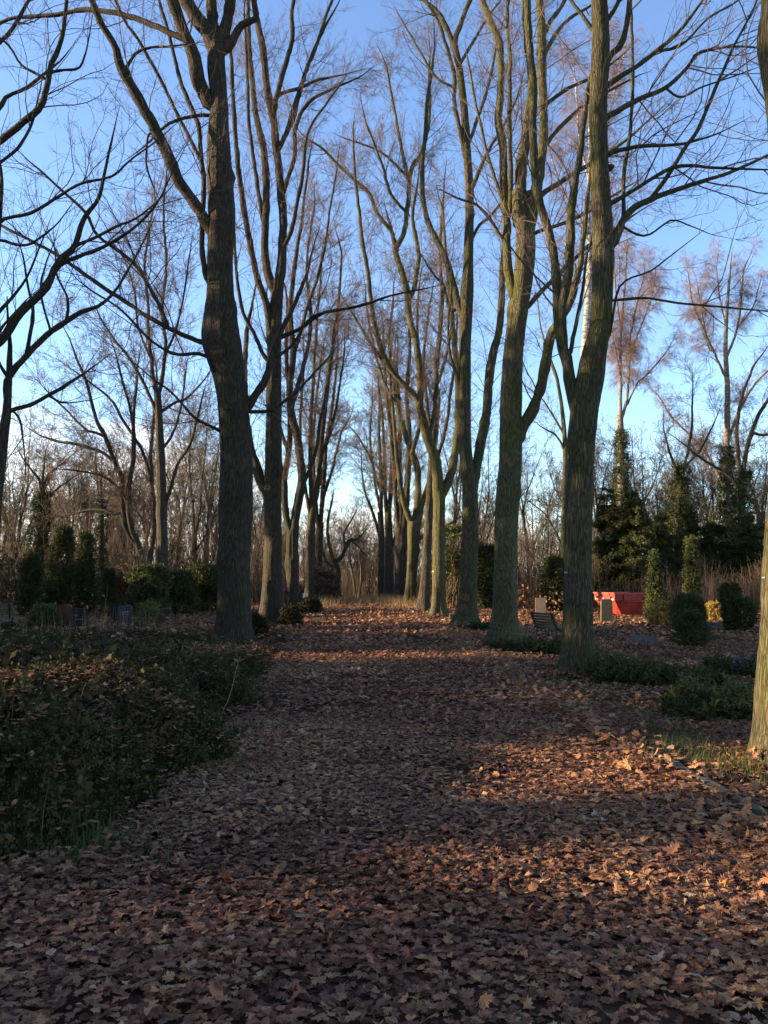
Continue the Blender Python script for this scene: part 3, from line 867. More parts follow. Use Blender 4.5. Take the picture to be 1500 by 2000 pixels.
# left garden trees
traced_tree('grey maple at the left edge with long arching limbs, its trunk mostly out of frame', None, 14.0,
    [(-34, 1315, 34), (-30, 1200, 24), (-24, 1080, 20), (-14, 980, 16), (-2, 900, 14), (6, 850, 11), (13, 810, 9)],
    [[(12, 815, 8), (16, 790, 7.5), (14, 766, 8), (17, 736, 8), (42, 705, 8), (87, 660, 7.5), (129, 628, 7), (164, 609, 6), (196, 598, 4.5), (227, 567, 3.5), (252, 525, 3), (280, 472, 2)],
     [(17, 806, 6), (25, 799, 6), (42, 795, 5), (70, 785, 5), (115, 761, 4.5), (140, 745, 4), (161, 731, 2.5)],
     [(95, 773, 3), (115, 784, 3), (133, 787, 2)],
     [(-14, 985, 18), (-70, 850, 16), (-80, 740, 14), (-40, 690, 12), (0, 664, 11), (35, 612, 10), (84, 560, 9), (105, 518, 7.5), (140, 483, 7), (161, 430, 6), (189, 392, 5), (199, 353, 4), (215, 290, 3)],
     [(88, 556, 6), (118, 520, 6), (140, 507, 5.5), (210, 479, 4.5), (269, 441, 3.5), (308, 395, 2.5), (330, 350, 2)],
     [(110, 510, 5), (145, 480, 4.5), (182, 465, 4), (230, 440, 3.5), (259, 430, 3), (300, 400, 2)],
     [(-70, 850, 16), (-120, 650, 14), (-110, 420, 12), (-50, 310, 10), (0, 280, 9), (42, 241, 8.5), (77, 210, 8), (92, 157, 7), (94, 130, 6.5), (108, 105, 6), (121, 70, 5.5), (126, 28, 5), (129, 0, 4.5), (140, -40, 4)],
     [(-60, 320, 6), (-20, 240, 6), (2, 208, 5.5), (14, 189, 5), (45, 175, 4.5), (84, 147, 4)],
     [(94, 143, 4), (130, 136, 3.5), (154, 133, 3), (165, 110, 2.5), (171, 87, 2)],
     [(-50, 312, 6), (-20, 330, 5), (5, 315, 4), (35, 290, 4), (59, 252, 3.5), (70, 215, 2.5)],
     [(-80, 740, 6), (-20, 560, 6), (-2, 440, 5), (2, 390, 5), (2, 340, 4.5), (-6, 300, 4)],
     [(-12, 480, 5), (0, 434, 4.5), (56, 420, 4.5), (105, 392, 4), (157, 360, 3.5), (217, 346, 3), (252, 315, 2.5), (300, 280, 2)],
     [(0, 470, 4), (50, 480, 3.5), (82, 463, 3), (110, 440, 2)],
     [(-40, 690, 6), (-10, 620, 5), (20, 585, 4), (50, 545, 3), (70, 500, 2.5)],
     [(14, 735, 4), (-10, 690, 4), (-4, 650, 4), (20, 620, 3)],
     [(50, 700, 5), (60, 655, 5), (65, 610, 4), (55, 560, 3), (48, 510, 2.5)],
     [(128, 630, 4), (132, 600, 4), (128, 575, 3), (110, 540, 2.5), (108, 510, 2)],
     [(100, 650, 3.5), (88, 610, 3), (80, 560, 3), (92, 510, 2)],
     [(18, 800, 3.5), (34, 812, 3), (42, 830, 3), (46, 860, 2)],
     [(-70, 240, 6), (-20, 110, 5), (20, 60, 5), (60, -10, 4)],
     [(92, 157, 4), (45, 130, 3), (20, 90, 3), (-5, 70, 2.5)]],
    41, 'bark', .75, knots=5, thin=.8)
GG = 'bare trees in the graveyard beyond the ivy bank'
traced_tree('many stemmed spreading tree behind the holly bushes left of the thick dark trunk', GG, 42.0,
    [(285, 1193, 14), (284, 1150, 11), (282, 1110, 10)],
    [[(281, 1120, 8), (269, 1065, 7.5), (255, 1020, 7), (252, 950, 6.5), (259, 904, 6), (261, 845, 5), (262, 800, 4), (268, 740, 3)],
     [(272, 1070, 7), (252, 1045, 6.5), (241, 1013, 6.5), (238, 935, 6.5), (224, 901, 6), (206, 852, 5.5), (189, 817, 4.5), (170, 750, 4), (150, 700, 3)],
     [(284, 1115, 7), (294, 1085, 7), (301, 1020, 6), (296, 950, 5.5), (292, 890, 5), (300, 820, 4), (306, 740, 3)],
     [(238, 1000, 4), (225, 1005, 4), (210, 999, 3.5), (180, 995, 3), (150, 1002, 2.5)],
     [(226, 905, 4.5), (210, 890, 4), (192, 880, 4), (147, 866, 3.5), (105, 859, 3), (80, 850, 2)],
     [(208, 855, 4), (190, 845, 3.5), (168, 838, 3), (130, 800, 2.5), (100, 770, 2)],
     [(262, 850, 4), (250, 790, 3.5), (236, 735, 3), (225, 690, 2)],
     [(256, 1010, 4), (236, 960, 4), (200, 930, 3), (160, 920, 2.5)],
     [(295, 945, 4), (278, 880, 4), (240, 820, 3.5), (215, 780, 3), (160, 735, 2)]],
    42, 'bark_far', 2.4, knots=3, minr=.0065, l1=(1.2, 3.8), ext=0)
traced_tree('tall straight tree with its foot in sun, left of the thick dark trunk', GG, 36.0,
    [(318, 1204, 15), (318, 1167, 11), (317, 1055, 10), (315, 950, 9.5), (313, 880, 8.5), (310, 810, 7.5), (308, 768, 7)],
    [[(308, 780, 6), (297, 705, 5), (290, 663, 4.5), (289, 600, 4), (285, 525, 3.5), (292, 450, 3)],
     [(309, 775, 5.5), (317, 722, 5), (322, 670, 4.5), (317, 600, 4), (324, 520, 3.5), (318, 420, 3), (326, 330, 2)],
     [(314, 805, 4), (325, 796, 4), (345, 783, 3.5), (367, 775, 3), (402, 736, 2)],
     [(310, 815, 5), (300, 790, 4.5), (283, 750, 4), (252, 698, 3.5), (224, 663, 3), (196, 620, 2)],
     [(317, 1000, 5), (330, 960, 4.5), (345, 910, 4), (372, 870, 3.5), (388, 810, 3)],
     [(320, 700, 3.5), (345, 640, 3), (360, 570, 2.5), (370, 500, 2)],
     [(296, 705, 3), (270, 640, 3), (262, 570, 2.5), (240, 500, 2)],
     [(313, 880, 4), (335, 850, 3.5), (352, 800, 3), (360, 740, 2.5)]],
    43, 'bark_far', 2.4, knots=3, minr=.006, l1=(1.2, 3.8), ext=0)

# ------------------------------------------------------------------ birches and ivy trees behind the graves
BG = 'birches rising behind the wood edge'
traced_tree('tall birch with a bright sunlit white trunk just behind the foremost dark maple', BG, 36.0,
    [(1128, 1204, 9), (1130, 1100, 8), (1134, 900, 8), (1138, 760, 8), (1142, 690, 8), (1148, 600, 7.5), (1151, 540, 7), (1151, 470, 6), (1149, 380, 3.5), (1152, 300, 2.5), (1150, 200, 2)],
    [[(1150, 480, 4), (1135, 430, 3.5), (1110, 390, 3), (1088, 340, 2.5), (1075, 300, 2)],
     [(1150, 420, 4), (1170, 340, 3.5), (1185, 260, 3), (1200, 180, 2.5), (1215, 120, 2)],
     [(1150, 350, 3), (1135, 280, 3), (1128, 200, 2.5), (1120, 120, 2)],
     [(1150, 310, 3), (1165, 230, 2.5), (1180, 150, 2), (1178, 80, 1.6)],
     [(1148, 590, 3), (1130, 540, 2.5), (1118, 500, 2), (1100, 470, 1.6)],
     [(1152, 530, 3), (1175, 470, 2.5), (1195, 400, 2), (1225, 350, 1.5)]],
    51, 'birch', 3, name='birch_tree', twig='birch_twig', style='birch', l1=(1, 2.8), minr=.005, slope=.5, ext=0, flare=.15, knots=0)
traced_tree('twin stemmed birch wrapped in ivy up to its fork, behind the red skip', BG, 50.0,
    [(1212, 1185, 9), (1212, 1050, 7.5), (1213, 900, 7), (1211, 810, 6.5)],
    [[(1211, 815, 5.5), (1210, 740, 5), (1212, 660, 4), (1216, 600, 3.5), (1222, 540, 3), (1225, 490, 2)],
     [(1213, 820, 5), (1224, 780, 4.5), (1229, 710, 4), (1232, 650, 3.5), (1245, 590, 3), (1258, 540, 2)],
     [(1226, 790, 3), (1245, 750, 2.5), (1265, 730, 2.5), (1300, 690, 2)],
     [(1211, 740, 3), (1200, 670, 2.5), (1190, 610, 2), (1186, 550, 1.6)],
     [(1230, 690, 3), (1250, 640, 2.5), (1270, 590, 2), (1280, 540, 1.6)],
     [(1213, 640, 3), (1203, 580, 2.5), (1200, 520, 2)],
     [(1244, 590, 2.5), (1268, 560, 2), (1285, 560, 1.5)]],
    52, 'birch_dull', 3.2, name='birch_tree', twig='birch_twig', style='birch', l1=(1, 2.6), minr=.0052, slope=.5, ext=0, flare=.1, knots=0, ivy=(10.8, 0.66, 2112, 0.27))
traced_tree('birch with a broad reddish crown standing alone against the sky at the right', BG, 50.0,
    [(1424, 1185, 9), (1420, 1050, 7.5), (1418, 900, 7), (1420, 830, 6.5), (1421, 760, 5.5), (1417, 680, 4.5), (1420, 610, 3.5), (1425, 540, 2.5)],
    [[(1422, 860, 5), (1440, 810, 4.5), (1460, 770, 4), (1480, 742, 3.5), (1510, 715, 3)],
     [(1419, 740, 4), (1395, 690, 3.5), (1372, 640, 3), (1352, 595, 2.5), (1345, 550, 2)],
     [(1418, 700, 4), (1436, 650, 3.5), (1446, 590, 3), (1452, 530, 2.5), (1462, 505, 1.6)],
     [(1420, 960, 5), (1385, 895, 4), (1345, 850, 3.5), (1312, 815, 3), (1290, 780, 2)],
     [(1385, 680, 2.5), (1370, 600, 2), (1362, 555, 1.5)],
     [(1418, 640, 3), (1405, 580, 2.5), (1400, 530, 2)],
     [(1440, 640, 2.5), (1470, 600, 2), (1482, 560, 1.5)]],
    53, 'birch_dull', 3.2, name='birch_tree', twig='birch_twig', style='birch', l1=(1, 2.6), minr=.0052, slope=.5, ext=0, flare=.1, knots=0, ivy=(9.8, 0.60, 2112, 0.27))
IG = 'ivy clad trees at the wood edge'
traced_tree('slanting ivy covered trunk between the two far birches on the right', IG, 48.0,
    [(1318, 1188, 10), (1320, 1080, 8), (1325, 980, 7), (1334, 910, 5)],
    [[(1334, 915, 4), (1345, 870, 3.5), (1350, 820, 3), (1352, 770, 2)], [(1330, 940, 4), (1310, 890, 3), (1296, 840, 2)], [(1333, 915, 3), (1365, 880, 3), (1392, 830, 2)]],
    54, 'bark_far', 2.0, name='ivy_covered_tree', twig='twig_far', minr=.007, ext=0, ivy=(8.5, 0.89, 2112, 0.27))
traced_tree('dark crooked tree with ivy on its stem by the right edge behind the topiary', IG, 46.0,
    [(1458, 1190, 11), (1452, 1080, 9), (1448, 980, 8), (1452, 920, 7)],
    [[(1452, 925, 6), (1462, 870, 5.5), (1480, 820, 5), (1510, 770, 4)], [(1450, 940, 6), (1440, 880, 5), (1445, 800, 4), (1470, 720, 3)], [(1449, 960, 5), (1420, 925, 4), (1385, 905, 3.5), (1350, 880, 2.5)], [(1470, 845, 4), (1495, 850, 3.5), (1520, 840, 3)]],
    55, 'bark_far', 2.2, name='ivy_covered_tree', twig='twig_far', minr=.007, ext=0, ivy=(8, 0.77, 1920, 0.25))
traced_tree('ivy covered tree with a round brown top beside the thujas on the left', IG, 52.0,
    [(78, 1188, 10), (76, 1080, 8), (80, 1000, 7), (82, 960, 5)],
    [[(82, 965, 4), (75, 935, 3.5), (60, 915, 2.5)], [(82, 965, 4), (92, 930, 3.5), (108, 915, 2.5)], [(82, 965, 4), (84, 930, 3), (86, 905, 2)], [(80, 990, 3), (100, 965, 2.5), (118, 950, 2)]],
    56, 'bark_far', 4.0, name='ivy_covered_tree', twig='birch_twig', minr=.008, ext=0, l1=(.6, 1.6), ivy=(8.2, 0.89, 2112, 0.27))
traced_tree('thin ivy covered pole of a tree left of the many stemmed spreading tree', IG, 50.0,
    [(200, 1188, 7), (198, 1080, 5), (199, 1000, 4), (197, 950, 3)],
    [[(199, 1000, 3), (190, 950, 2.5), (186, 900, 2)], [(198, 1020, 3), (215, 960, 2.5), (222, 920, 2)]],
    57, 'bark_far', 2.0, name='ivy_covered_tree', twig='twig_far', minr=.007, ext=0, l1=(.8, 2.2), ivy=(6.6, 0.42, 1056, 0.22))
traced_tree('slim pale tree with yellow bark close by the left side of the foremost dark maple', IG, 41.0,
    [(1098, 1196, 7), (1100, 1120, 6), (1102, 1000, 5.5), (1104, 880, 5), (1098, 800, 4), (1088, 740, 3.5)],
    [[(1090, 750, 3), (1070, 690, 2.5), (1055, 640, 2), (1050, 590, 1.5)], [(1102, 850, 3), (1080, 810, 2.5), (1060, 780, 2), (1035, 760, 1.5)], [(1100, 1080, 3), (1088, 1045, 2.5), (1065, 1005, 2), (1040, 985, 1.5)], [(1103, 880, 3), (1085, 850, 2.5), (1068, 840, 2)]],
    58, 'bark_moss', 2.2, name='slim_tree', twig='twig_far', minr=.006, ext=0, l1=(.8, 2.4))

# ------------------------------------------------------------------ bare background trees: four kinds built once, then copied
def make_proto(seed, H, r, fork, n, spread, q, style='maple', lo=.6, bark='bark_far', twig='twig_far'):
    T, Lb, C = generic_tree(seed, H, r, fork, n, spread, q, style, lo=lo, minr=.008)
    return [('trunk', T, bark), ('limbs', Lb, bark), ('crown', C, twig)], H


protos = [make_proto(71, 16, .22, .3, 5, .5, 1.6), make_proto(72, 17, .2, .45, 4, .42, 1.6), make_proto(73, 13, .17, .18, 6, .65, 1.7), make_proto(74, 15, .16, .5, 4, .38, 1.7)]
proto_me = []
for parts, H in protos:
    ms = []
    for nm, bg_, mt in parts:
        me = np_mesh(nm, np.concatenate(bg_.V), np.concatenate(bg_.Q))
        me.materials.append(M[mt])
        ms.append((nm, me))
    proto_me.append((ms, H))


def put_tree(k, px, Y, H, rot, label, group, name='bare_tree'):
    ms, H0 = proto_me[k]
    x = float(unp(px, 1128, Y)[0])
    root = empty(name, (x, Y, float(gz(x, Y))), label, 'tree', group)
    root.rotation_euler = (0, 0, rot)
    root.scale = (H / H0,) * 3
    for nm, me in ms:
        link('limb' if nm == 'limbs' else nm, me, root)
    return root


BT = 'bare trees of the wood around the graveyard'
far_list = [
    (0, 36, 58, 14, 'bare tree at the far left edge, behind the thujas'),
    (3, 130, 64, 13, 'bare tree in the left wood between the ivy tree and the spreading tree'),
    (1, 178, 70, 14, 'bare tree behind the thin ivy pole on the left'),
    (2, 228, 62, 10, 'low forked bare tree seen through the stems of the spreading tree'),
    (3, 345, 60, 15, 'bare tree just right of the tall straight tree with a sunny foot'),
    (0, 378, 55, 15, 'upright bare tree with crooked forks, left of the thick dark maple'),
    (1, 405, 66, 17, 'bare tree partly hidden by the left edge of the thick dark maple'),
    (0, 505, 72, 16, 'bare tree in the gap between the first two maples of the left row'),
    (2, 640, 84, 10, 'low bare tree behind the reddish bushes on the left of the path end'),
    (3, 700, 100, 12, 'bare tree in the middle of the path end thicket'),
    (2, 722, 88, 9.5, 'low spreading bare tree at the right of the path end thicket'),
    (1, 880, 60, 16, 'bare tree behind the right row, between the sunlit olive maple and the slender dark one'),
    (0, 945, 64, 14, 'bare tree in the gap left of the stubby brown maple'),
    (3, 1035, 58, 13, 'bare tree above the bench, right of the stubby brown maple'),
    (2, 1068, 66, 12, 'low bare tree behind the rectangular sandstone gravestone'),
    (1, 1180, 56, 14, 'bare tree close to the right side of the foremost dark maple'),
    (0, 1270, 60, 13, 'bare tree behind the two narrow cypresses'),
    (2, 1365, 54, 12, 'spreading bare tree left of the broad birch'),
    (3, 1395, 62, 13, 'thin bare tree rising out of the ivy right of the spreading one'),
    (1, 1490, 56, 13, 'bare tree at the far right edge behind the mossy trunk')]
rr_ = random.Random(5)
for k, px, Y, H, lb in far_list:
    put_tree(k, px, Y, H, rr_.uniform(0, 6.28), lb, BT)

# the wood behind, one mass: many more bare trees of the same kinds, standing farther off and to the left
def wood(name, spots, q, matn, label_seed):
    g = Bag()
    rng = np.random.default_rng(label_seed)
    kinds = [generic_tree(90 + i, 15, .19, .32 + .06 * i, 4, .5, q, minr=.014) for i in range(4)]
    arr = []
    for T, Lb, C in kinds:
        V, Q, n = [], [], 0
        for b_ in (T, Lb, C):
            V.append(np.concatenate(b_.V)); Q.append(np.concatenate(b_.Q) + n); n += b_.n
        arr.append((np.concatenate(V), np.concatenate(Q)))
    for x, y, h in spots:
        V, Q = arr[rng.integers(4)]
        a, s = rng.uniform(0, 6.28), h / 15
        W = V * s
        W = np.stack([W[:, 0] * math.cos(a) - W[:, 1] * math.sin(a) + x, W[:, 0] * math.sin(a) + W[:, 1] * math.cos(a) + y, W[:, 2] + float(gz(x, y))], -1)
        g.add(W, Q)
    return tag(g.build(name, M[matn]), kind='stuff')


rng = np.random.default_rng(3)
spots = []
for i in range(150):
    px = rng.uniform(-500, 2000)
    Y = rng.uniform(78, 135)
    spots.append((float(unp(px, 1128, Y)[0]), Y, rng.uniform(8, 13) + (0 if 560 < px < 800 else 2)))
for i in range(56):
    px, Y = (rng.uniform(1120, 1620) if i % 2 else rng.uniform(-80, 470)), rng.uniform(60, 80)
    spots.append((float(unp(px, 1128, Y)[0]), Y, rng.uniform(10, 15)))
for i in range(70):
    px, Y = rng.uniform(480, 920), rng.uniform(88, 150)
    spots.append((float(unp(px, 1128, Y)[0]), Y, rng.uniform(8, 14)))
for i in range(34):                 # the wood goes on to the left of the picture, unseen, with gaps kept open for the low sun
    spots.append((rng.uniform(-60, -32), rng.choice([rng.uniform(-25, 4), rng.uniform(10.5, 26), rng.uniform(40, 60)]), rng.uniform(10, 16)))
o = wood('woodland', spots, .8, 'twig_far', 5)
tag(o, 'far brown wood of bare trees closing the view all round', 'wood')

# ------------------------------------------------------------------ evergreens
def cone(p=.8, b=.12):
    return lambda t: (np.minimum(1, (t + .02) / b) ** .5) * (1 - t) ** p


ball = lambda t: np.sqrt(np.maximum(0, 1 - (2 * t - 1) ** 2)) * .98 + .02
dome = lambda t: np.sqrt(np.maximum(0, 1 - t * t)) * .95 + .03
broad = lambda t: np.clip(1.25 * np.sqrt(np.maximum(0, 1 - (1.7 * t - .8) ** 2)), .05, 1)


def bush(name, cat, label, px, Y, top, hw, prof, mt, n, size, kind=SPRIG, group=None, lump=.2, up=.6, inner=.3, gaps=0, tint=(.15, .85), seed=0, z0=0.0, part='foliage', extra=None):
    """foliage through a solid of revolution on a short stem; px, top, hw are photo pixels, Y metres"""
    rng = np.random.default_rng(seed + int(px))
    x = float(unp(px, 1128, Y)[0])
    g0 = float(gz(x, Y))
    h = float(unp(px, top, Y)[2]) - g0
    w = hw * Y / F
    root = empty(name, (x, Y, g0), label, cat, group)
    g = Bag()
    foliage(g, rng, n, lambda t: prof(t) * w, h - z0, size, kind, up, inner, lump, gaps=gaps, tint=tint, z0=z0)
    if extra:
        extra(g, rng, w, h)
    g.build(part, M[mt], root)
    stem_bag(h * .7, max(.02, min(.15, h * .018)), seed + 1, 3, .06).build('stem', M['under'], root)
    return root


CG = 'dark conifers behind the left graves'
bush('thuja', 'conifer', 'narrow dark thuja farthest left of the evergreens behind the left graves', 60, 34, 1085, 16, cone(.55, .1), 'ever', 1700, .27, CONI, CG, seed=1, tint=(.05, .6))
bush('thuja', 'conifer', 'broad dark thuja right beside the ivy covered tree on the left', 122, 40, 1034, 28, cone(.55, .2), 'ever', 3000, .3, CONI, CG, seed=2, gaps=.45, tint=(.1, .7))
bush('thuja', 'conifer', 'pointed dark thuja third in the row behind the left graves', 166, 36, 1046, 16, cone(.7, .1), 'ever', 1700, .27, CONI, CG, seed=3, tint=(.05, .6))
bush('thuja', 'conifer', 'small dark cone of thuja behind the thin bare pole', 213, 34, 1112, 12, cone(.7, .1), 'ever', 900, .2, CONI, CG, seed=4, tint=(.05, .55))
HG = 'holly and laurel bushes below the left trees'
bush('holly_bush', 'bush', 'dark holly bush at the foot of the many stemmed tree', 292, 33, 1108, 30, broad, 'ever', 2600, .22, SPRIG, HG, seed=5, gaps=.4)
bush('holly_bush', 'bush', 'low dark bush between the sunny footed tree and the thick maple', 352, 36, 1120, 34, dome, 'ever', 2100, .22, SPRIG, HG, seed=6, tint=(.1, .7))
bush('holly_bush', 'bush', 'dark laurel bush touching the left side of the thick maple', 398, 38, 1106, 28, broad, 'ever', 2100, .23, SPRIG, HG, seed=7, gaps=.4, tint=(.1, .7))
bush('brown_bush', 'bush', 'rusty brown bush above the grey inscribed gravestone', 246, 36, 1128, 26, dome, 'rust', 480, .3, SPRIG, None, seed=8, gaps=.5, tint=(0, .6))
bush('tan_bush', 'bush', 'sparse olive bush left of the holly, behind the brown one', 258, 40, 1086, 28, broad, 'dry', 500, .3, SPRIG, None, seed=9, gaps=.5, tint=(0, .35))
bush('fern_clump', 'fern', 'yellow green fern clump in front of the holly bush', 290, 27, 1182, 20, dome, 'yellow_ever', 220, .22, CONI, None, seed=10, tint=(.3, .9))
bush('garden_bush', 'bush', 'small leafy garden bush left of the red granite gravestone', 88, 27, 1186, 26, dome, 'grass', 420, .2, SPRIG, None, seed=11, tint=(.1, .8))
bush('garden_bush', 'bush', 'dark round bush at the left edge beside the bench', 8, 24, 1228, 30, dome, 'ever', 500, .2, SPRIG, None, seed=12, tint=(.0, .5))
SG = 'low dark shrubs along the left of the path'
bush('path_shrub', 'shrub', 'dark shrub right of the second left maple foot', 568, 27.5, 1188, 18, dome, 'cover', 1800, .14, SPRIG, SG, seed=13, tint=(0, .5))
bush('path_shrub', 'shrub', 'dark shrub behind the two pale posts by the path', 606, 37, 1172, 20, dome, 'cover', 1800, .17, SPRIG, SG, seed=14, tint=(0, .5))
bush('path_shrub', 'shrub', 'low shrub between the foot of the thick maple and the second one', 492, 22, 1202, 26, dome, 'cover', 1500, .13, SPRIG, SG, seed=15, tint=(0, .5))
bush('red_bush', 'bush', 'reddish twiggy bush at the far left of the path end', 622, 52, 1118, 34, dome, 'stem', 700, .5, CONI, None, seed=16, tint=(0, .35), gaps=.6, part='twigs')
def evergreen(label, px, Y, top, hw, n, seed):
    """a loose evergreen: sprays of leaves along many drooping branches"""
    rng = np.random.default_rng(seed)
    x = float(unp(px, 1128, Y)[0])
    h = float(unp(px, top, Y)[2])
    w = hw * Y / F
    root = empty('evergreen_tree', (x, Y, float(gz(x, Y))), label, 'evergreen', EG)
    nb = 95
    t = rng.uniform(.04, 1, nb) ** .85
    a = rng.uniform(0, 6.283, nb)
    L = w * np.clip((1.06 - t) ** .75 * np.minimum(1, (t + .35) / .5), .1, 1) * rng.uniform(.45, 1.25, nb)
    K = 8
    s_ = np.linspace(0, 1, K)
    lift = rng.uniform(-.15, .55, nb)
    B = np.stack([np.cos(a)[:, None] * L[:, None] * s_, np.sin(a)[:, None] * L[:, None] * s_, (t * h)[:, None] + L[:, None] * (lift[:, None] * s_ - .35 * s_ ** 2)], -1)
    B = B + rng.normal(size=B.shape) * .03
    R = (.012 + .012 * L)[:, None] * np.linspace(1, .3, K)
    tb = Bag()
    V, q = tubes(B, R, 4)
    tb.add(V, q)
    tp = np.stack([.05 * np.sin(np.linspace(0, 5, 20) + seed), 0 * np.linspace(0, 1, 20), np.linspace(-.1, h * .97, 20)], -1)
    V, q = tubes(tp[None], (.13 * np.linspace(1, .12, 20))[None], 9)
    tb.add(V, q)
    m_ = int(n * 2.2)
    b = rng.choice(nb, m_, p=L / L.sum())
    u = rng.uniform(.12, 1.05, m_)
    f = np.clip(u, 0, .999) * (K - 1)
    k = f.astype(int)
    P = B[b, k] * (1 - (f - k))[:, None] + B[b, k + 1] * (f - k)[:, None]
    P = P + rng.normal(size=P.shape) * (.05 + .16 * L[b] * (1.1 - u))[:, None] * [1, 1, .55]
    dirs = np.stack([np.cos(a[b]), np.sin(a[b]), rng.uniform(-.5, .4, m_)], -1) + rng.normal(size=P.shape) * .5
    tn = np.clip(.25 + .45 * rng.uniform(0, 1, nb)[b] * u + rng.normal(size=m_) * .15, 0, 1)
    g = Bag()
    for i, ix in enumerate(np.array_split(np.arange(m_), 6)):
        place(g, SPRIG[i], P[ix], dirs[ix], .21 * rng.uniform(.6, 1.35, len(ix)), rng, tn[ix])
    g.build('crown', M['ever'], root)
    tb.build('trunk', M['under'], root)


EG = 'broad dark evergreens behind the red skip'
for i, (px, Y, top, hw, n, lb) in enumerate([
        (1190, 46, 955, 30, 3600, 'dark evergreen half behind the foremost maple, left of the others'),
        (1236, 45, 960, 44, 5200, 'big dark evergreen straight behind the red skip'),
        (1290, 47, 1005, 38, 4000, 'dark evergreen behind the two narrow cypresses'),
        (1345, 49, 985, 36, 3800, 'dark evergreen left of the ivy clad broad birch'),
        (1398, 47, 1015, 34, 3400, 'dark evergreen under the broad birch'),
        (1466, 45, 1000, 34, 3400, 'dark evergreen nearest the mossy trunk at the right edge')]):
    evergreen(lb, px, Y, top, hw * 1.6, int(n * 1.35), 20 + i)
bush('yew_tree', 'evergreen', 'dark yew behind the rectangular sandstone gravestone, by the foremost maple', 1083, 38, 1092, 30, cone(.5, .3), 'ever', 2000, .27, CONI, None, seed=30, tint=(.0, .55))
bush('bamboo_bush', 'bush', 'yellow green sunlit bush between the sunlit olive maple and the slender dark one', 882, 44, 1030, 26, broad, 'yellow_ever', 1900, .3, SPRIG, None, seed=31, gaps=.5, tint=(.0, .8))
bush('laurel_bush', 'bush', 'dark bush between the slender dark maple and the stubby brown one', 948, 42, 1066, 24, broad, 'ever', 1800, .28, SPRIG, None, seed=32, tint=(.0, .6))
YG = 'narrow cypresses beside the skip'
bush('cypress', 'conifer', 'shorter narrow cypress with a yellow tip just right of the red skip', 1279, 29, 1084, 16, lambda t: cone(1.35, .08)(t) * 1.15, 'yellow_ever', 1300, .22, CONI, YG, seed=33, up=1.2, tint=(0, .6))
bush('cypress', 'conifer', 'tallest narrow cypress with a bright yellow green tip behind the clipped ball', 1352, 28, 1058, 16, lambda t: cone(1.0, .06)(t), 'yellow_ever', 1500, .22, CONI, YG, seed=34, up=1.2, tint=(0, .65))
bush('golden_shrub', 'shrub', 'sunlit golden shrub between the shorter cypress and the clipped ball', 1298, 27, 1181, 24, dome, 'gold', 900, .16, SPRIG, 'golden shrubs', seed=35, tint=(.1, 1))
bush('golden_shrub', 'shrub', 'small golden shrub between the clipped ball and the topiary', 1391, 30, 1180, 18, dome, 'gold', 600, .16, SPRIG, 'golden shrubs', seed=36, tint=(.1, 1))
bush('clipped_ball', 'topiary', 'dark round clipped bush in front of the tallest cypress', 1340, 24.5, 1164, 31, ball, 'ever', 2000, .13, SPRIG, None, seed=37, lump=.06, tint=(.15, .8))
bush('brown_cypress', 'shrub', 'low brownish cypress bush in front of the clipped ball', 1347, 18.5, 1200, 36, lambda t: cone(.6, .25)(t), 'yellow_ever', 900, .15, CONI, None, seed=38, up=.8, tint=(0, .28), lump=.3)


def topiary_extra(g, rng, w, h):
    foliage(g, rng, 1200, lambda t: ball(t) * .33, .85, .12, SPRIG, .5, .4, .06, org=(.36, -.1, .1), tint=(.1, .7))


bush('topiary_bush', 'topiary', 'clipped column shaped bush with a round lobe on its right, nearest the mossy trunk', 1424, 24, 1143, 18, lambda t: .9 * np.minimum(1, (t + .3)) * np.minimum(1, (1.03 - t) * 6) ** .5, 'ever', 1600, .13, SPRIG, None, seed=39, lump=.07, tint=(.05, .65), extra=topiary_extra)

JG = 'low spreading junipers under the right row'


def juniper(px, Y, w, d, h, n, label, seed, tint=(.1, .8), size=.22):
    rng = np.random.default_rng(seed)
    x = float(unp(px, 1128, Y)[0])
    root = empty('juniper', (x, Y, 0), label, 'juniper', JG)
    g = Bag()
    a = rng.uniform(0, 6.28, n)
    r = np.sqrt(rng.uniform(0, 1, n)) * (1 + .3 * np.sin(3 * a + seed) + .18 * np.sin(7 * a))
    z = h * np.maximum(.12, 1 - r ** 2) * rng.uniform(.3, 1.15, n) * (.75 + .4 * np.sin(a * 2 + r * 5))
    P = np.stack([np.cos(a) * r * w, np.sin(a) * r * d, z], -1)
    dirs = np.stack([np.cos(a), np.sin(a), .45 + 0 * a], -1) + rng.normal(size=P.shape) * .4
    tn = np.clip(tint[0] + (tint[1] - tint[0]) * (z / h) + rng.normal(size=n) * .15, 0, 1)
    for i, ix in enumerate(np.array_split(np.arange(n), 6)):
        place(g, CONI[i], P[ix], dirs[ix], size * rng.uniform(.7, 1.4, len(ix)), rng, tn[ix])
    g.build('foliage', M['ever'], root)
    sb = Bag()
    for i in range(9):
        aa = i * .7 + rng.uniform(-.2, .2)
        t = np.linspace(0, 1, 8)[:, None]
        Q = np.array([[math.cos(aa) * w * .7, math.sin(aa) * d * .7, h * .5]]) * t + np.array([[0, 0, -.03]]) + np.array([[0, 0, .12]]) * np.sin(t * 3.1)
        V, q = tubes(Q[None], (.014 * np.linspace(1, .3, 8))[None], 6)
        sb.add(V, q)
    sb.build('stem', M['under'], root)


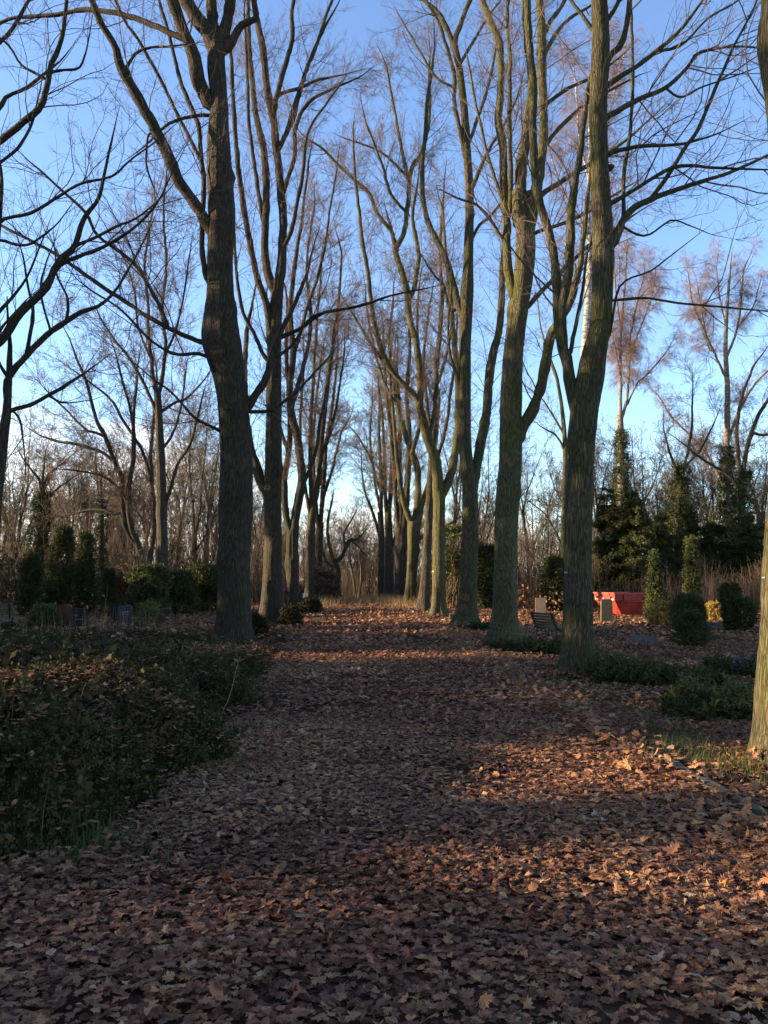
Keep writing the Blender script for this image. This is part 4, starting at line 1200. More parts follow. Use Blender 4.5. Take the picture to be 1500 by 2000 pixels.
juniper(1222, 12.6, .62, .5, 0.27, 900, 'dark juniper spread at the right foot of the foremost dark maple', 1)
juniper(1172, 14.2, .35, .4, 0.17, 350, 'small low juniper behind the foremost dark maple, below the tilted slab', 2)
juniper(1395, 9.6, .55, .55, 0.27, 1000, 'juniper with lighter yellow green tips left of the mossy trunk', 3, (.2, 1), .2)
juniper(1330, 12.2, .5, .3, 0.14, 450, 'flat juniper strip behind the lighter tipped one', 4)
juniper(1062, 17.2, .55, .4, 0.23, 700, 'dark juniper in front of the bench', 5)
juniper(978, 17.8, .2, .2, 0.15, 220, 'tiny juniper clump at the foot of the stubby brown maple', 6)
juniper(945, 25, .35, .3, 0.19, 260, 'small dark juniper between the slender dark maple and the stubby brown one', 7)
juniper(1440, 13.4, .5, .35, 0.15, 420, 'low juniper beside the blue vases', 8, (0, .6))

# ------------------------------------------------------------------ ground, path, bank
def grid_mesh(xs, ys, zf):
    X, Y = np.meshgrid(xs, ys)
    V = np.stack([X, Y, zf(X, Y)], -1).reshape(-1, 3)
    nx, ny = len(xs), len(ys)
    i, j = np.meshgrid(np.arange(nx - 1), np.arange(ny - 1))
    a = (j * nx + i).ravel()
    return V, np.stack([a, a + 1, a + nx + 1, a + nx], -1)


def edge_l(y):
    return np.interp(y, [3.5, 4.9, 7, 9.4, 14, 20, 32, 60], [-1.95, -1.45, -1.35, -1.42, -1.55, -1.6, -1.75, -1.9])


def sm(t):
    t = np.clip(t, 0, 1)
    return t * t * (3 - 2 * t)


def bank(x, y):
    """height of the planted bank left of the path"""
    e = edge_l(y) + .16 + .18 * np.sin(y * 1.9) + .1 * np.sin(y * 4.3 + 1)
    r = sm((e - x) / .6) * sm((y - 4.55 - .25 * np.sin(x * 3)) / .9) * sm((26 - y) / 2.5) * sm((x + 15) / 2)
    lump = .56 + .12 * np.sin(x * 1.3 + y * .7) + .09 * np.sin(x * 2.9 - y * 1.7 + 2) + .04 * np.sin(x * 5.1 + y * 4.3)
    return r * (lump - (lump - .07) * sm((y - 10.3) / 7.5))


g = Bag()
xs = np.concatenate([-np.geomspace(700, 26, 14), np.linspace(-25, 25, 121), np.geomspace(26, 700, 14)])
ys = np.concatenate([np.linspace(-60, -6, 10), np.linspace(-5, 70, 150), np.geomspace(71, 1500, 22)])
V, Q = grid_mesh(xs, ys, lambda x, y: gz(x, y) + (.018 * np.sin(x * 2.1 + y) * np.sin(y * 1.3 - x * .4)) * ((y < 60) & (np.abs(x) < 24)) - .02)
g.add(V, Q)
tag(g.build('ground', M['soil']), kind='structure')
g = Bag()
ys = np.linspace(-8, 72, 180)
us = np.linspace(0, 1, 26)
U, Yg = np.meshgrid(us, ys)
L_ = edge_l(Yg) + .12 * np.sin(Yg * 1.7)
R_ = np.interp(Yg, [3, 8, 20, 60], [2.62, 2.6, 2.85, 2.7]) + .08 * np.sin(Yg * 2.2 + 1)
X = L_ + (R_ - L_) * U
Z = gz(X, Yg) + .004 + .03 * np.sin(U * math.pi)
V = np.stack([X, Yg, Z], -1).reshape(-1, 3)
i, j = np.meshgrid(np.arange(25), np.arange(179))
a = (j * 26 + i).ravel()
g.add(V, np.stack([a, a + 1, a + 27, a + 26], -1))
tag(g.build('path', M['path']), kind='structure')
g = Bag()
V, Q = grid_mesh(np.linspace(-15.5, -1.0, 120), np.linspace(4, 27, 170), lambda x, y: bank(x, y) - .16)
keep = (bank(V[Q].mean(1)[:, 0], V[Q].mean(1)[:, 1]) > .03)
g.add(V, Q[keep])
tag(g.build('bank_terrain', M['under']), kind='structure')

# ------------------------------------------------------------------ fallen leaves
half = [(.05, -.3), (.3, -.24), (.6, -.32), (.5, -.02), (.95, .1), (.76, .28), (.92, .52), (.6, .47), (.5, .7), (.38, .5), (.2, .42), (.25, .74), (.11, .72)]
out = [(0, 1.0)] + [(-x, y) for x, y in reversed(half)] + [half[0]] + half[1:]
out = np.array(out)
LEAF_A = np.concatenate([[[0, .12]], out])
nA = len(out)
TRI_A = np.array([(0, 1 + k, 1 + (k + 1) % nA) for k in range(nA)])
ob = np.array([(0, 1), (-.2, .45), (-.85, .5), (-.5, .05), (-.55, -.3), (0, -.25), (.55, -.3), (.5, .05), (.85, .5), (.2, .45)])
LEAF_B = np.concatenate([[[0, .12]], ob])
TRI_B = np.array([(0, 1 + k, 1 + (k + 1) % len(ob)) for k in range(len(ob))])
oc = np.array([(0, 1), (-.8, .35), (-.45, -.35), (.45, -.35), (.8, .35)])
LEAF_C = np.concatenate([[[0, .12]], oc])
TRI_C = np.array([(0, 1 + k, 1 + (k + 1) % 5) for k in range(5)])


# a broad simple leaf and a torn half leaf lie among the maple leaves
od = np.array([(.0, 1.0), (-.28, .78), (-.5, .42), (-.52, .02), (-.3, -.34), (0, -.5), (.32, -.3), (.5, .05), (.46, .45), (.24, .8)])
LEAF_D = np.concatenate([[[0, .12]], od])
TRI_D = np.array([(0, 1 + k, 1 + (k + 1) % 10) for k in range(10)])
oe = np.array([(0, .95), (-.12, .6), (-.3, .62), (-.42, .4), (-.78, .42), (-.6, .1), (-.4, -.2), (-.05, -.32), (.14, .02), (.08, .3), (.2, .55), (.1, .75)])
LEAF_E = np.concatenate([[[-.1, .15]], oe])
TRI_E = np.array([(0, 1 + k, 1 + (k + 1) % 12) for k in range(12)])


def scatter_leaves(g, P, rng, shape, tris, smin, smax, tilt, tint, lift=0.0):
    N = len(P)
    s = rng.uniform(smin, smax, N)
    a = rng.uniform(0, 6.283, N)
    c1, c2 = rng.normal(size=N) * .34, rng.normal(size=N) * .3
    asp = rng.uniform(.72, 1.1, N)
    x = shape[None, :, 0] * asp[:, None]
    y = shape[None, :, 1] + 0 * x
    z = c1[:, None] * x * x + c2[:, None] * (y - .2) ** 2 * .7 + rng.normal(size=x.shape) * .035
    L = np.stack([x, y, z], -1) * s[:, None, None]
    ca, sa = np.cos(a), np.sin(a)
    ti = np.abs(rng.normal(size=N)) * tilt
    big = rng.uniform(size=N) < .045
    ti = np.where(big, rng.uniform(.5, 1.3, N), ti)
    ct, st = np.cos(ti), np.sin(ti)
    b = rng.uniform(0, 6.283, N)
    # spin, then tilt about a random horizontal axis
    x1, y1, z1 = L[..., 0] * ca[:, None] - L[..., 1] * sa[:, None], L[..., 0] * sa[:, None] + L[..., 1] * ca[:, None], L[..., 2]
    ax, ay = np.cos(b)[:, None], np.sin(b)[:, None]
    dot = x1 * ax + y1 * ay
    cx, cy, cz = ay * z1, -ax * z1, ax * y1 - ay * x1
    C_, S_ = ct[:, None], st[:, None]
    X = x1 * C_ + cx * S_ + ax * dot * (1 - C_)
    Y = y1 * C_ + cy * S_ + ay * dot * (1 - C_)
    Z = z1 * C_ + cz * S_
    Z = Z - np.minimum(Z.min(1), 0)[:, None] * .75 + lift
    V = np.stack([X, Y, Z], -1) + P[:, None]
    T = tris[None] + (np.arange(N) * len(shape))[:, None, None]
    g.add(V.reshape(-1, 3), tris=T.reshape(-1, 3), tint=np.repeat(tint, len(shape)))


def vnoise(x, y, f, s):
    return np.sin(x * f + s) * np.sin(y * f * 1.1 + s * 2) + .6 * np.sin((x * .8 + y * .6) * f * 2.1 + s * 3) * np.sin((y * .8 - x * .6) * f * 1.9 + s)


def cand(rng, n, y0, y1, xa, xb, p=1.0):
    """points uniform over the trapezoid between the lines x = xa*y-1 and x = xb*y+1"""
    y = np.sqrt(rng.uniform(y0 ** 2, y1 ** 2, n)) if p == 1 else rng.uniform(y0, y1, n)
    return rng.uniform(0, 1, n) * ((xb - xa) * y + 2) + xa * y - 1, y


rng = np.random.default_rng(77)
g = Bag()
def leaf_field(n, y0, y1, xa, xb, shape, tris, smin, smax, tilt, lmax, seed):
    rng = np.random.default_rng(seed)
    x, y = cand(rng, n, y0, y1, xa, xb)
    d = vnoise(x, y, 1.1, 1.0) + .7 * vnoise(x, y, 3.1, 4.0)
    on_bank = bank(x, y) > .04
    keep = np.where(on_bank, rng.uniform(size=n) < .07 + .16 * (vnoise(x, y, 1.7, 2.2) > .35), rng.uniform(size=n) < np.clip(.86 + .42 * d, .1, 1))
    x, y, on_bank = x[keep], y[keep], on_bank[keep]
    n = len(x)
    lay = rng.uniform(0, 1, n) ** 1.6 * lmax * np.clip(1 + .5 * vnoise(x, y, 2.3, 3.0), .3, 2)
    z = gz(x, y) + lay + np.where(on_bank, bank(x, y) + .05, .004 + .03 * ((x > -1.5) & (x < 2.6)))
    tn = np.clip(rng.beta(1.9, 2.4, n) + .12 * vnoise(x, y, .9, 5.0) + .1 * lay / lmax, 0, 1)
    scatter_leaves(g, np.stack([x, y, z], -1), rng, shape, tris, smin, smax, tilt, tn)


leaf_field(104000, 2.3, 9.5, -.50, .50, LEAF_A, TRI_A, .019, .045, .12, .04, 1)
leaf_field(9000, 2.3, 9.5, -.50, .50, LEAF_D, TRI_D, .022, .042, .18, .04, 11)
leaf_field(14000, 2.3, 9.5, -.50, .50, LEAF_E, TRI_E, .02, .046, .2, .045, 12)
leaf_field(85000, 9.5, 20, -.45, .50, LEAF_B, TRI_B, .032, .065, .28, .05, 2)
leaf_field(90000, 20, 46, -.42, .52, LEAF_C, TRI_C, .05, .095, .32, .05, 3)
leaf_field(9000, 46, 66, -.2, .3, LEAF_C, TRI_C, .08, .15, .4, .05, 4)
# a drift of leaves along the right edge of the path
rng = np.random.default_rng(8)
n = 3800
y = rng.uniform(3.0, 26, n)
x = np.interp(y, [3, 8, 20, 60], [2.45, 2.4, 2.7, 2.6]) + rng.normal(size=n) * .22
scatter_leaves(g, np.stack([x, y, .035 + rng.uniform(0, .09, n)], -1), rng, LEAF_A, TRI_A, .035, .065, .4, np.clip(rng.beta(2.4, 1.7, n), 0, 1))
# leaves caught round the feet of the trunks
rng = np.random.default_rng(9)
for px, Y, r0 in ((1126, 13, .36), (986, 19.4, .42), (909, 26.5, .42), (857, 33, .4), (826, 38, .36), (455, 18, .5), (530, 28, .45), (1548, 7, .34)):
    x0 = float(unp(px, 1128, Y)[0])
    n = 240
    a, r = rng.uniform(0, 6.28, n), r0 * (.75 + np.abs(rng.normal(size=n)) * .5)
    P = np.stack([x0 + np.cos(a) * r, Y + np.sin(a) * r, np.maximum(.02, .16 - .25 * (r - r0)) * rng.uniform(.2, 1, n)], -1)
    P[:, 2] += np.maximum(0, bank(P[:, 0], P[:, 1]))
    scatter_leaves(g, P, rng, LEAF_A, TRI_A, .035, .065, .5, np.clip(rng.beta(2.2, 1.9, n), 0, 1))
tag(g.build('fallen_leaves', M['leaf'], smooth=False), 'brown fallen maple leaves covering the path and the ground', 'leaves', kind='stuff')

# ------------------------------------------------------------------ the plants of the bank
rng = np.random.default_rng(21)
g = Bag()
x, y = cand(rng, 48000, 4.3, 26, -.62, -.02)
x2, y2 = cand(rng, 46000, 4.2, 11, -.6, -.02)
x, y = np.concatenate([x, x2]), np.concatenate([y, y2])
n = len(x)
hb = bank(x, y)
w = np.clip(1.25 - y / 30, .3, 1)
k = (hb > .05) & (rng.uniform(size=n) < w)
x, y, hb = x[k], y[k], hb[k]
# extra density close by
P = np.stack([x, y, hb - .05 + rng.uniform(-.1, .05, len(x)) + .05 * vnoise(x, y, 5.3, 1.7)], -1)
az = rng.uniform(0, 6.28, len(x))
dirs = np.stack([np.cos(az), np.sin(az), rng.uniform(.15, 1.3, len(x))], -1)
tn = np.clip(.45 + .3 * vnoise(x, y, 1.9, 3.0) * .6 + rng.normal(size=len(x)) * .18, 0, 1)
sc = (.105 + .05 * rng.normal(size=len(x)).clip(-1.2, 2)) * (1 + y / 60) * np.where(rng.uniform(size=len(x)) < .05, rng.uniform(1.5, 2.4, len(x)), 1)
for i, ix in enumerate(np.array_split(rng.permutation(len(x)), 8)):
    place(g, COVER[i], P[ix], dirs[ix], sc[ix], rng, tn[ix])
tag(g.build('ground_cover', M['cover']), 'low dark evergreen ground cover on the bank left of the path', 'ground cover', kind='stuff')

# ------------------------------------------------------------------ grasses and stems
def blades(g, P, rng, hmin, hmax, w, lean, tint, K=4):
    N = len(P)
    h = rng.uniform(hmin, hmax, N)
    a = rng.uniform(0, 6.283, N)
    d = np.stack([np.cos(a), np.sin(a), 0 * a], -1)
    s = np.stack([-np.sin(a), np.cos(a), 0 * a], -1)
    le = rng.uniform(.1, 1, N) * lean
    t = np.linspace(0, 1, K)
    C = P[:, None] + d[:, None] * (le * h)[:, None, None] * (t ** 2)[None, :, None] + np.array([0, 0, 1]) * (h[:, None] * (t - .3 * le[:, None] * t ** 2)[:, :])[..., None]
    wd = w * (1 - t * .85)[None, :, None] * rng.uniform(.6, 1.3, N)[:, None, None]
    V = np.stack([C - s[:, None] * wd, C + s[:, None] * wd], 2).reshape(-1, 3)
    k = np.arange(K - 1) * 2
    q = np.stack([k, k + 1, k + 3, k + 2], -1)[None] + (np.arange(N) * K * 2)[:, None, None]
    g.add(V, quads=q.reshape(-1, 4), tint=np.repeat(tint, K * 2))


rng = np.random.default_rng(31)
g = Bag()
tufts = []
for px, py, sp, n in [(1335, 1475, .22, 260), (1310, 1440, .2, 160), (1370, 1490, .25, 260), (1490, 1515, .2, 200), (1410, 1500, .3, 200), (1280, 1430, .25, 140), (1205, 1400, .3, 120), (1155, 1372, .3, 120), (1060, 1330, .35, 160), (1040, 1315, .3, 120), (975, 1285, .3, 120), (1300, 1400, .3, 120),
                      (230, 1655, .22, 260), (190, 1670, .2, 200), (525, 1360, .18, 220), (500, 1430, .2, 200), (545, 1310, .2, 160), (470, 1500, .2, 140), (440, 1520, .2, 100), (850, 1200, .3, 120), (1100, 1345, .4, 120)]:
    p = gp(px, py)
    tufts.append(np.stack([p[0] + rng.normal(size=n) * sp, p[1] + rng.normal(size=n) * sp * 1.3, np.zeros(n)], -1))
P = np.concatenate(tufts)
P[:, 2] = np.maximum(0, bank(P[:, 0], P[:, 1]) - .05)
blades(g, P, rng, .07, .2, .0035, .9, np.clip(rng.beta(2, 2, len(P)), 0, 1))
n = 9000
x, y = rng.uniform(5, 15, n), rng.uniform(17, 34, n)
k = vnoise(x, y, .8, 2.0) > .1
blades(g, np.stack([x[k], y[k], 0 * x[k]], -1), rng, .06, .14, .006, .8, np.clip(rng.beta(2, 2, k.sum()), 0, 1))
tag(g.build('grass', M['grass']), 'tufts of green grass among the leaves', 'grass', kind='stuff')

g = Bag()
pts = []
for px, Y, sx, n in [(770, 52, 1.2, 2600), (800, 48, 1.2, 2000), (830, 44, .9, 900), (660, 50, 1.0, 500), (630, 44, .6, 260)]:
    x0 = float(unp(px, 1128, Y)[0])
    pts.append(np.stack([x0 + rng.normal(size=n) * sx, Y + rng.normal(size=n) * 1.4, np.zeros(n)], -1))
P = np.concatenate(pts)
P[:, 2] = gz(P[:, 0], P[:, 1])
blades(g, P, rng, .25, .75, .009, .8, np.clip(rng.beta(2, 2, len(P)), 0, 1))
n = 420                                          # dry stalks between the left graves and sticking out of the bank
x, y = rng.uniform(-14, -6, n), rng.uniform(21, 31, n)
blades(g, np.stack([x, y, 0 * x], -1), rng, .25, .9, .008, .35, np.clip(rng.beta(1.5, 2, n), 0, 1))
n = 900
x, y = cand(rng, n, 4.8, 16, -.5, -.06)
k = bank(x, y) > .1
blades(g, np.stack([x[k], y[k], bank(x[k], y[k]) - .05], -1), rng, .12, .36, .0022, 1.2, np.clip(rng.beta(1.5, 2.5, k.sum()), 0, 1), 6)
tag(g.build('dry_grass', M['dry']), 'clumps of straw coloured dry grass by the path and graves', 'dry grass', kind='stuff')

g = Bag()
def thicket(n, pxa, pxb, ya, yb, hmin, hmax, r, seed, lean=.1):
    rng = np.random.default_rng(seed)
    Y = rng.uniform(ya, yb, n)
    x = unp(rng.uniform(pxa, pxb, n), np.full(n, 1128.), Y)[:, 0]
    h = rng.uniform(hmin, hmax, n) * (1 + .3 * np.sin(x * .9))
    K = 6
    d = np.stack([rng.normal(size=n) * lean, rng.normal(size=n) * lean, np.ones(n)], -1)
    t = np.linspace(0, 1, K)
    P = np.stack([x, Y, gz(x, Y) - .05], -1)[:, None] + d[:, None] * (t[None, :, None] * h[:, None, None]) + np.cumsum(rng.normal(size=(n, K, 3)) * .05, 1) * h[:, None, None] * .4 * [1, 1, 0]
    R = (r * rng.uniform(.5, 1.4, n))[:, None] * np.linspace(1, .3, K)
    V, q = tubes(P, R, 3)
    g.add(V, q, tint=np.repeat(np.clip(rng.beta(2, 2, n), 0, 1), K * 3))
    A, B = grow(P, R, rng, 1.5, .2, 1, .4, 1.3, .3, .8, 4, .05, .15, .01, r * .5, .5)
    V, q = tubes(A, B, 3)
    g.add(V, q, tint=np.repeat(np.clip(rng.beta(2, 2, len(A)), 0, 1), 12))


thicket(900, 1360, 1560, 38, 43, 1.0, 2.6, .012, 1, .06)
thicket(400, 1170, 1360, 39, 44, .7, 1.7, .010, 7, .08)
thicket(1200, 850, 1180, 42, 56, 1.5, 4.5, .014, 2, .12)
thicket(1500, 540, 880, 80, 112, 2.0, 5.0, .02, 3, .2)
thicket(1500, 480, 920, 112, 150, 5.0, 9.0, .035, 8, .2)
thicket(900, -100, 560, 75, 120, 4.0, 8.0, .03, 9, .2)
thicket(3000, -60, 560, 50, 75, 1.5, 7.0, .018, 4, .15)
thicket(2000, 850, 1560, 58, 85, 3, 8, .02, 5, .15)
tag(g.build('undergrowth', M['stem']), 'brown thicket of dry stems and saplings at the edges of the wood', 'undergrowth', kind='stuff')
g = Bag()
rng = np.random.default_rng(5)
n = 1100
Y = rng.uniform(32, 46, n)
px = np.concatenate([rng.uniform(1000, 1130, n // 2), rng.uniform(-20, 330, n - n // 2)])
x = unp(px, np.full(n, 1128.), Y)[:, 0]
scatter_leaves(g, np.stack([x, Y, rng.uniform(.1, 1.2, n) ** 1.5], -1), rng, LEAF_C, TRI_C, .05, .1, 1.2, rng.uniform(.4, 1, n))
tag(g.build('dead_leaves', M['rust'], smooth=False), 'rusty dead leaves still hanging on low saplings', 'leaves', kind='stuff')

g = Bag()                                        # dark evergreen undergrowth in the shade of the wood
rng = np.random.default_rng(55)
for pa, pb, ya, yb, n, hh in ((-60, 430, 50, 70, 5200, 3.4), (840, 1170, 52, 66, 3200, 2.6), (1150, 1560, 50, 60, 4200, 4.2), (540, 900, 90, 115, 1500, 2.4)):
    Y = rng.uniform(ya, yb, n)
    x = unp(rng.uniform(pa, pb, n), np.full(n, 1128.), Y)[:, 0]
    top = hh * np.clip(.55 + .4 * np.sin(x * .63 + pa) + .3 * np.sin(x * 1.7 + Y * .5) + .2 * np.sin(x * 3.1), .1, 1.3)
    z = gz(x, Y) + top * rng.uniform(0, 1, n) ** .7
    d = rng.normal(size=(n, 3)) + [0, -.4, .4]
    tn = np.clip(.3 + .3 * np.sin(x * 1.1 + Y) + rng.normal(size=n) * .2, 0, .9)
    for i, ix in enumerate(np.array_split(rng.permutation(n), 6)):
        place(g, SPRIG[i], np.stack([x, Y, z], -1)[ix], d[ix], .42 * rng.uniform(.6, 1.4, len(ix)), rng, tn[ix])
tag(g.build('shrubbery', M['ever']), 'dark evergreen undergrowth in the shade of the far wood', 'undergrowth', kind='stuff')

# ------------------------------------------------------------------ unseen evergreen foliage added on the left to shade the path, sun gaps cut into it
g = Bag()
rng = np.random.default_rng(99)
SUN_EL, SUN_AZ = 13.0, -86.0
slope_y = math.tan(rad(SUN_AZ + 90))             # how far the light shifts towards the viewer per metre of x
def lit(P):
    """True where a leaf would stand in one of the clearings the low sun shines through"""
    t = -P[:, 0]
    yg = P[:, 1] - t * slope_y                      # where the ray through P crosses the path axis
    zg = P[:, 2] - t * math.tan(rad(SUN_EL))        # its height above the path there
    j = .25 * np.sin(P[:, 2] * 2.1) + .2 * np.sin(P[:, 2] * 5 + 1)
    w1 = (np.abs(yg - 6.8 - j * .5) < 1.2) & (zg > -.75 + .3 * j) & (zg < 4.6)
    w2 = (np.abs(yg - 4.35 - j * .3) < .72) & (zg > -.3) & (zg < 1.7)
    w6 = (np.abs(yg - 10.6 - j) < .8) & (zg > .05) & (zg < 1.2)
    w7 = (np.abs(yg - 16.5 - j) < .95) & (zg > -.7) & (zg < .9)
    w3 = (yg > 26.6 + j) & (yg < 37 + j) & (zg > -.8) & (zg < np.where(yg < 28.2, 2.6, 6.5) + j)
    w4 = (np.abs(yg - 23.2 - j) < 1.2) & (zg > -1.5) & (zg < .8)
    w5 = (yg > 38) & (yg < 56) & (zg > -2.5) & (zg < 5)
    return w1 | w2 | w3 | w4 | w5 | w6 | w7


for i in range(46):
    Y0 = -14 + i * 1.5 + rng.uniform(-.5, .5)
    X0 = -27 + rng.uniform(-3, 3) - (max(0, Y0 - 44) * .5)
    h = rng.uniform(13.5, 17.5) if Y0 < 37 else rng.uniform(5, 7)
    w = rng.uniform(1.6, 2.4)
    P, D, t = shell_points(rng, 1600, lambda t: w * np.minimum(1, (t + .1) / .2) * (1.06 - t) ** .5, h, .1, .25)
    P = P + [X0, Y0, 0]
    k = ~lit(P) & (rng.uniform(size=len(P)) < np.clip(1.75 - P[:, 2] / 9, .2, 1))
    P, D = P[k], D[k]
    dirs = D + [0, 0, .4] + rng.normal(size=P.shape) * .5
    for a_, ix in enumerate(np.array_split(rng.permutation(len(P)), 6)):
        place(g, SPRIG[a_], P[ix], dirs[ix], .7 * rng.uniform(.7, 1.3, len(ix)), rng, rng.uniform(.1, .7, len(ix)))
tag(g.build('shade_foliage', M['ever']), 'unseen evergreen foliage added on the left to shade the path', 'wood', kind='stuff')

# ------------------------------------------------------------------ small built things
def bm_obj(name, fn, mt, parent=None, bevel=.006, smooth=False):
    bm = bmesh.new()
    fn(bm)
    if bevel:
        bmesh.ops.bevel(bm, geom=[e for e in bm.edges if e.is_manifold and e.calc_face_angle(0) > .6], offset=bevel, segments=2, affect='EDGES', clamp_overlap=True)
    bmesh.ops.recalc_face_normals(bm, faces=bm.faces)
    me = bpy.data.meshes.new(name)
    bm.to_mesh(me)
    bm.free()
    if smooth:
        for p in me.polygons: p.use_smooth = True
    return link(name, me, parent, mt)


def prism(bm, outline, axis_lo, axis_hi, ax=1):
    """outline in the two other axes, extruded along axis ax"""
    def mk(u, v, w):
        c = [0, 0, 0]
        o_ = [i for i in range(3) if i != ax]
        c[o_[0]], c[o_[1]], c[ax] = u, v, w
        return bm.verts.new(c)
    A = [mk(u, v, axis_lo) for u, v in outline]
    B = [mk(u, v, axis_hi) for u, v in outline]
    bm.faces.new(A)
    bm.faces.new(B[::-1])
    n = len(A)
    for i in range(n):
        bm.faces.new((A[i], A[(i + 1) % n], B[(i + 1) % n], B[i]))


def box(bm, x0, x1, y0, y1, z0, z1):
    prism(bm, [(x0, z0), (x1, z0), (x1, z1), (x0, z1)], y0, y1)


def lathe(bm, prof, n=20, cx=0, cy=0):
    rings = []
    for r, z in prof:
        rings.append([bm.verts.new((cx + r * math.cos(6.2832 * i / n), cy + r * math.sin(6.2832 * i / n), z)) for i in range(n)])
    for a_, b_ in zip(rings, rings[1:]):
        for i in range(n):
            bm.faces.new((a_[i], a_[(i + 1) % n], b_[(i + 1) % n], b_[i]))
    bm.faces.new(rings[0][::-1])
    bm.faces.new(rings[-1])


def at(px, Y):
    x = float(unp(px, 1128, Y)[0])
    return (x, Y, float(gz(x, Y)))


# graves on the right
def headstone(label, loc, outline, th, mt, rot=0, tilt=0, engraved=None, plinth=True, group='gravestones'):
    root = empty('gravestone', loc, label, 'gravestone', group)
    root.rotation_euler = (rad(tilt), 0, rad(rot))
    bm_obj('headstone', lambda bm: prism(bm, outline, -th / 2, th / 2), M[mt], root, .012)
    w = max(abs(u) for u, v in outline)
    if plinth:
        bm_obj('plinth', lambda bm: box(bm, -w - .06, w + .06, -th / 2 - .06, th / 2 + .06, -.12, .06), M[mt], root, .012)
    if engraved:
        def marks(bm):
            for (u0, v0, u1, v1, t_) in engraved:
                d = math.hypot(u1 - u0, v1 - v0)
                nx, nz = -(v1 - v0) / d * t_ / 2, (u1 - u0) / d * t_ / 2
                prism(bm, [(u0 + nx, v0 + nz), (u0 - nx, v0 - nz), (u1 - nx, v1 - nz), (u1 + nx, v1 + nz)], -th / 2 - .004, -th / 2 + .01)
        bm_obj('inscription', marks, M['engrave'], root, 0)
    return root


def arch(w, h0, h1, n=10):
    return [(-w, -.1), (w, -.1)] + [(w * math.cos(math.pi * i / n), h0 + (h1 - h0) * math.sin(math.pi * i / n)) for i in range(n + 1)]


headstone('olive lichened gravestone with slightly tapered sides standing before the red skip', at(1183.5, 29.0), [(-.215, -.1), (.215, -.1), (.19, .8), (.12, .835), (-.12, .835), (-.19, .8)], .14, 'stone_olive', rot=-6)
headstone('tall rectangular sandstone gravestone left of the bench', at(1055, 29.5), [(-.185, -.1), (.185, -.1), (.185, .87), (-.185, .87)], .15, 'stone_pink', rot=-10)
headstone('low reddish grey slab tilted like a cushion on the leaves, right of the foremost maple', at(1254, 19.6), [(-.31, -.1), (.31, -.1), (.29, .2), (-.29, .2)], .34, 'slab', rot=-8, tilt=-14, plinth=False)
headstone('flat pale grey slab between the clipped ball and the topiary', at(1387, 25.6), [(-.28, -.1), (.28, -.1), (.26, .14), (-.26, .14)], .4, 'stone_grey', rot=4, tilt=-16, plinth=False)
headstone('small mossy marker stone left of the topiary foot', at(1421, 21.5), [(-.13, -.1), (.15, -.1), (.13, .1), (-.11, .12)], .2, 'stone_olive', rot=12, plinth=False)
# graves on the left
rng = np.random.default_rng(4)
scr = [(-.14, .50, -.14, .30, .012), (-.10, .44, .16, .47, .018), (-.09, .41, .12, .42, .012)] + [(-.08 + .05 * i, .36, -.055 + .05 * i, .37, .014) for i in range(5)] + [(-.08 + .05 * i, .31, -.05 + .05 * i, .315, .014) for i in range(5)]
headstone('red granite gravestone with a gently arched top, left of the dark one', at(129, 27.4), arch(.235, .63, .72), .14, 'stone_red', rot=-4)
headstone('dark polished gravestone with a slanting top, in front of the red granite one', at(157.5, 26.6), [(-.255, -.1), (.255, -.1), (.255, .60), (-.24, .63), (-.255, .6)], .14, 'stone_dark', rot=6,
          engraved=[(-.15, .40, -.06, .44, .012), (-.14, .37, -.02, .40, .008), (-.10, .28, .14, .285, .008)])
headstone('grey arched gravestone with a pale inscription below the rusty brown bush', at(246, 28.0), arch(.235, .6, .68), .13, 'stone_grey', rot=-3, engraved=scr)
headstone('dark low gravestone peeping out behind the grey inscribed one', at(234, 30.0), [(-.3, -.1), (.3, -.1), (.3, .66), (-.3, .66)], .14, 'stone_dark')
headstone('bluish dark gravestone half hidden behind the red granite one', at(106, 29.5), [(-.22, -.1), (.22, -.1), (.22, .58), (-.22, .62)], .14, 'stone_dark', rot=8)

# stone bowl on the left
r_ = empty('planter_bowl', at(313, 29.0), 'low round stone bowl with a dark plant, at the foot of the sunny footed tree', 'planter')
bm_obj('bowl', lambda bm: lathe(bm, [(.2, -.05), (.22, .3), (.28, .42), (.4, .5), (.42, .54), (.36, .55), (.32, .5)]), M['stone_grey'], r_, 0, True)
g = Bag()
foliage(g, np.random.default_rng(6), 160, lambda t: dome(t) * .26, .28, .12, SPRIG, org=(0, 0, .5), tint=(0, .6))
g.build('plant', M['ever'], r_)

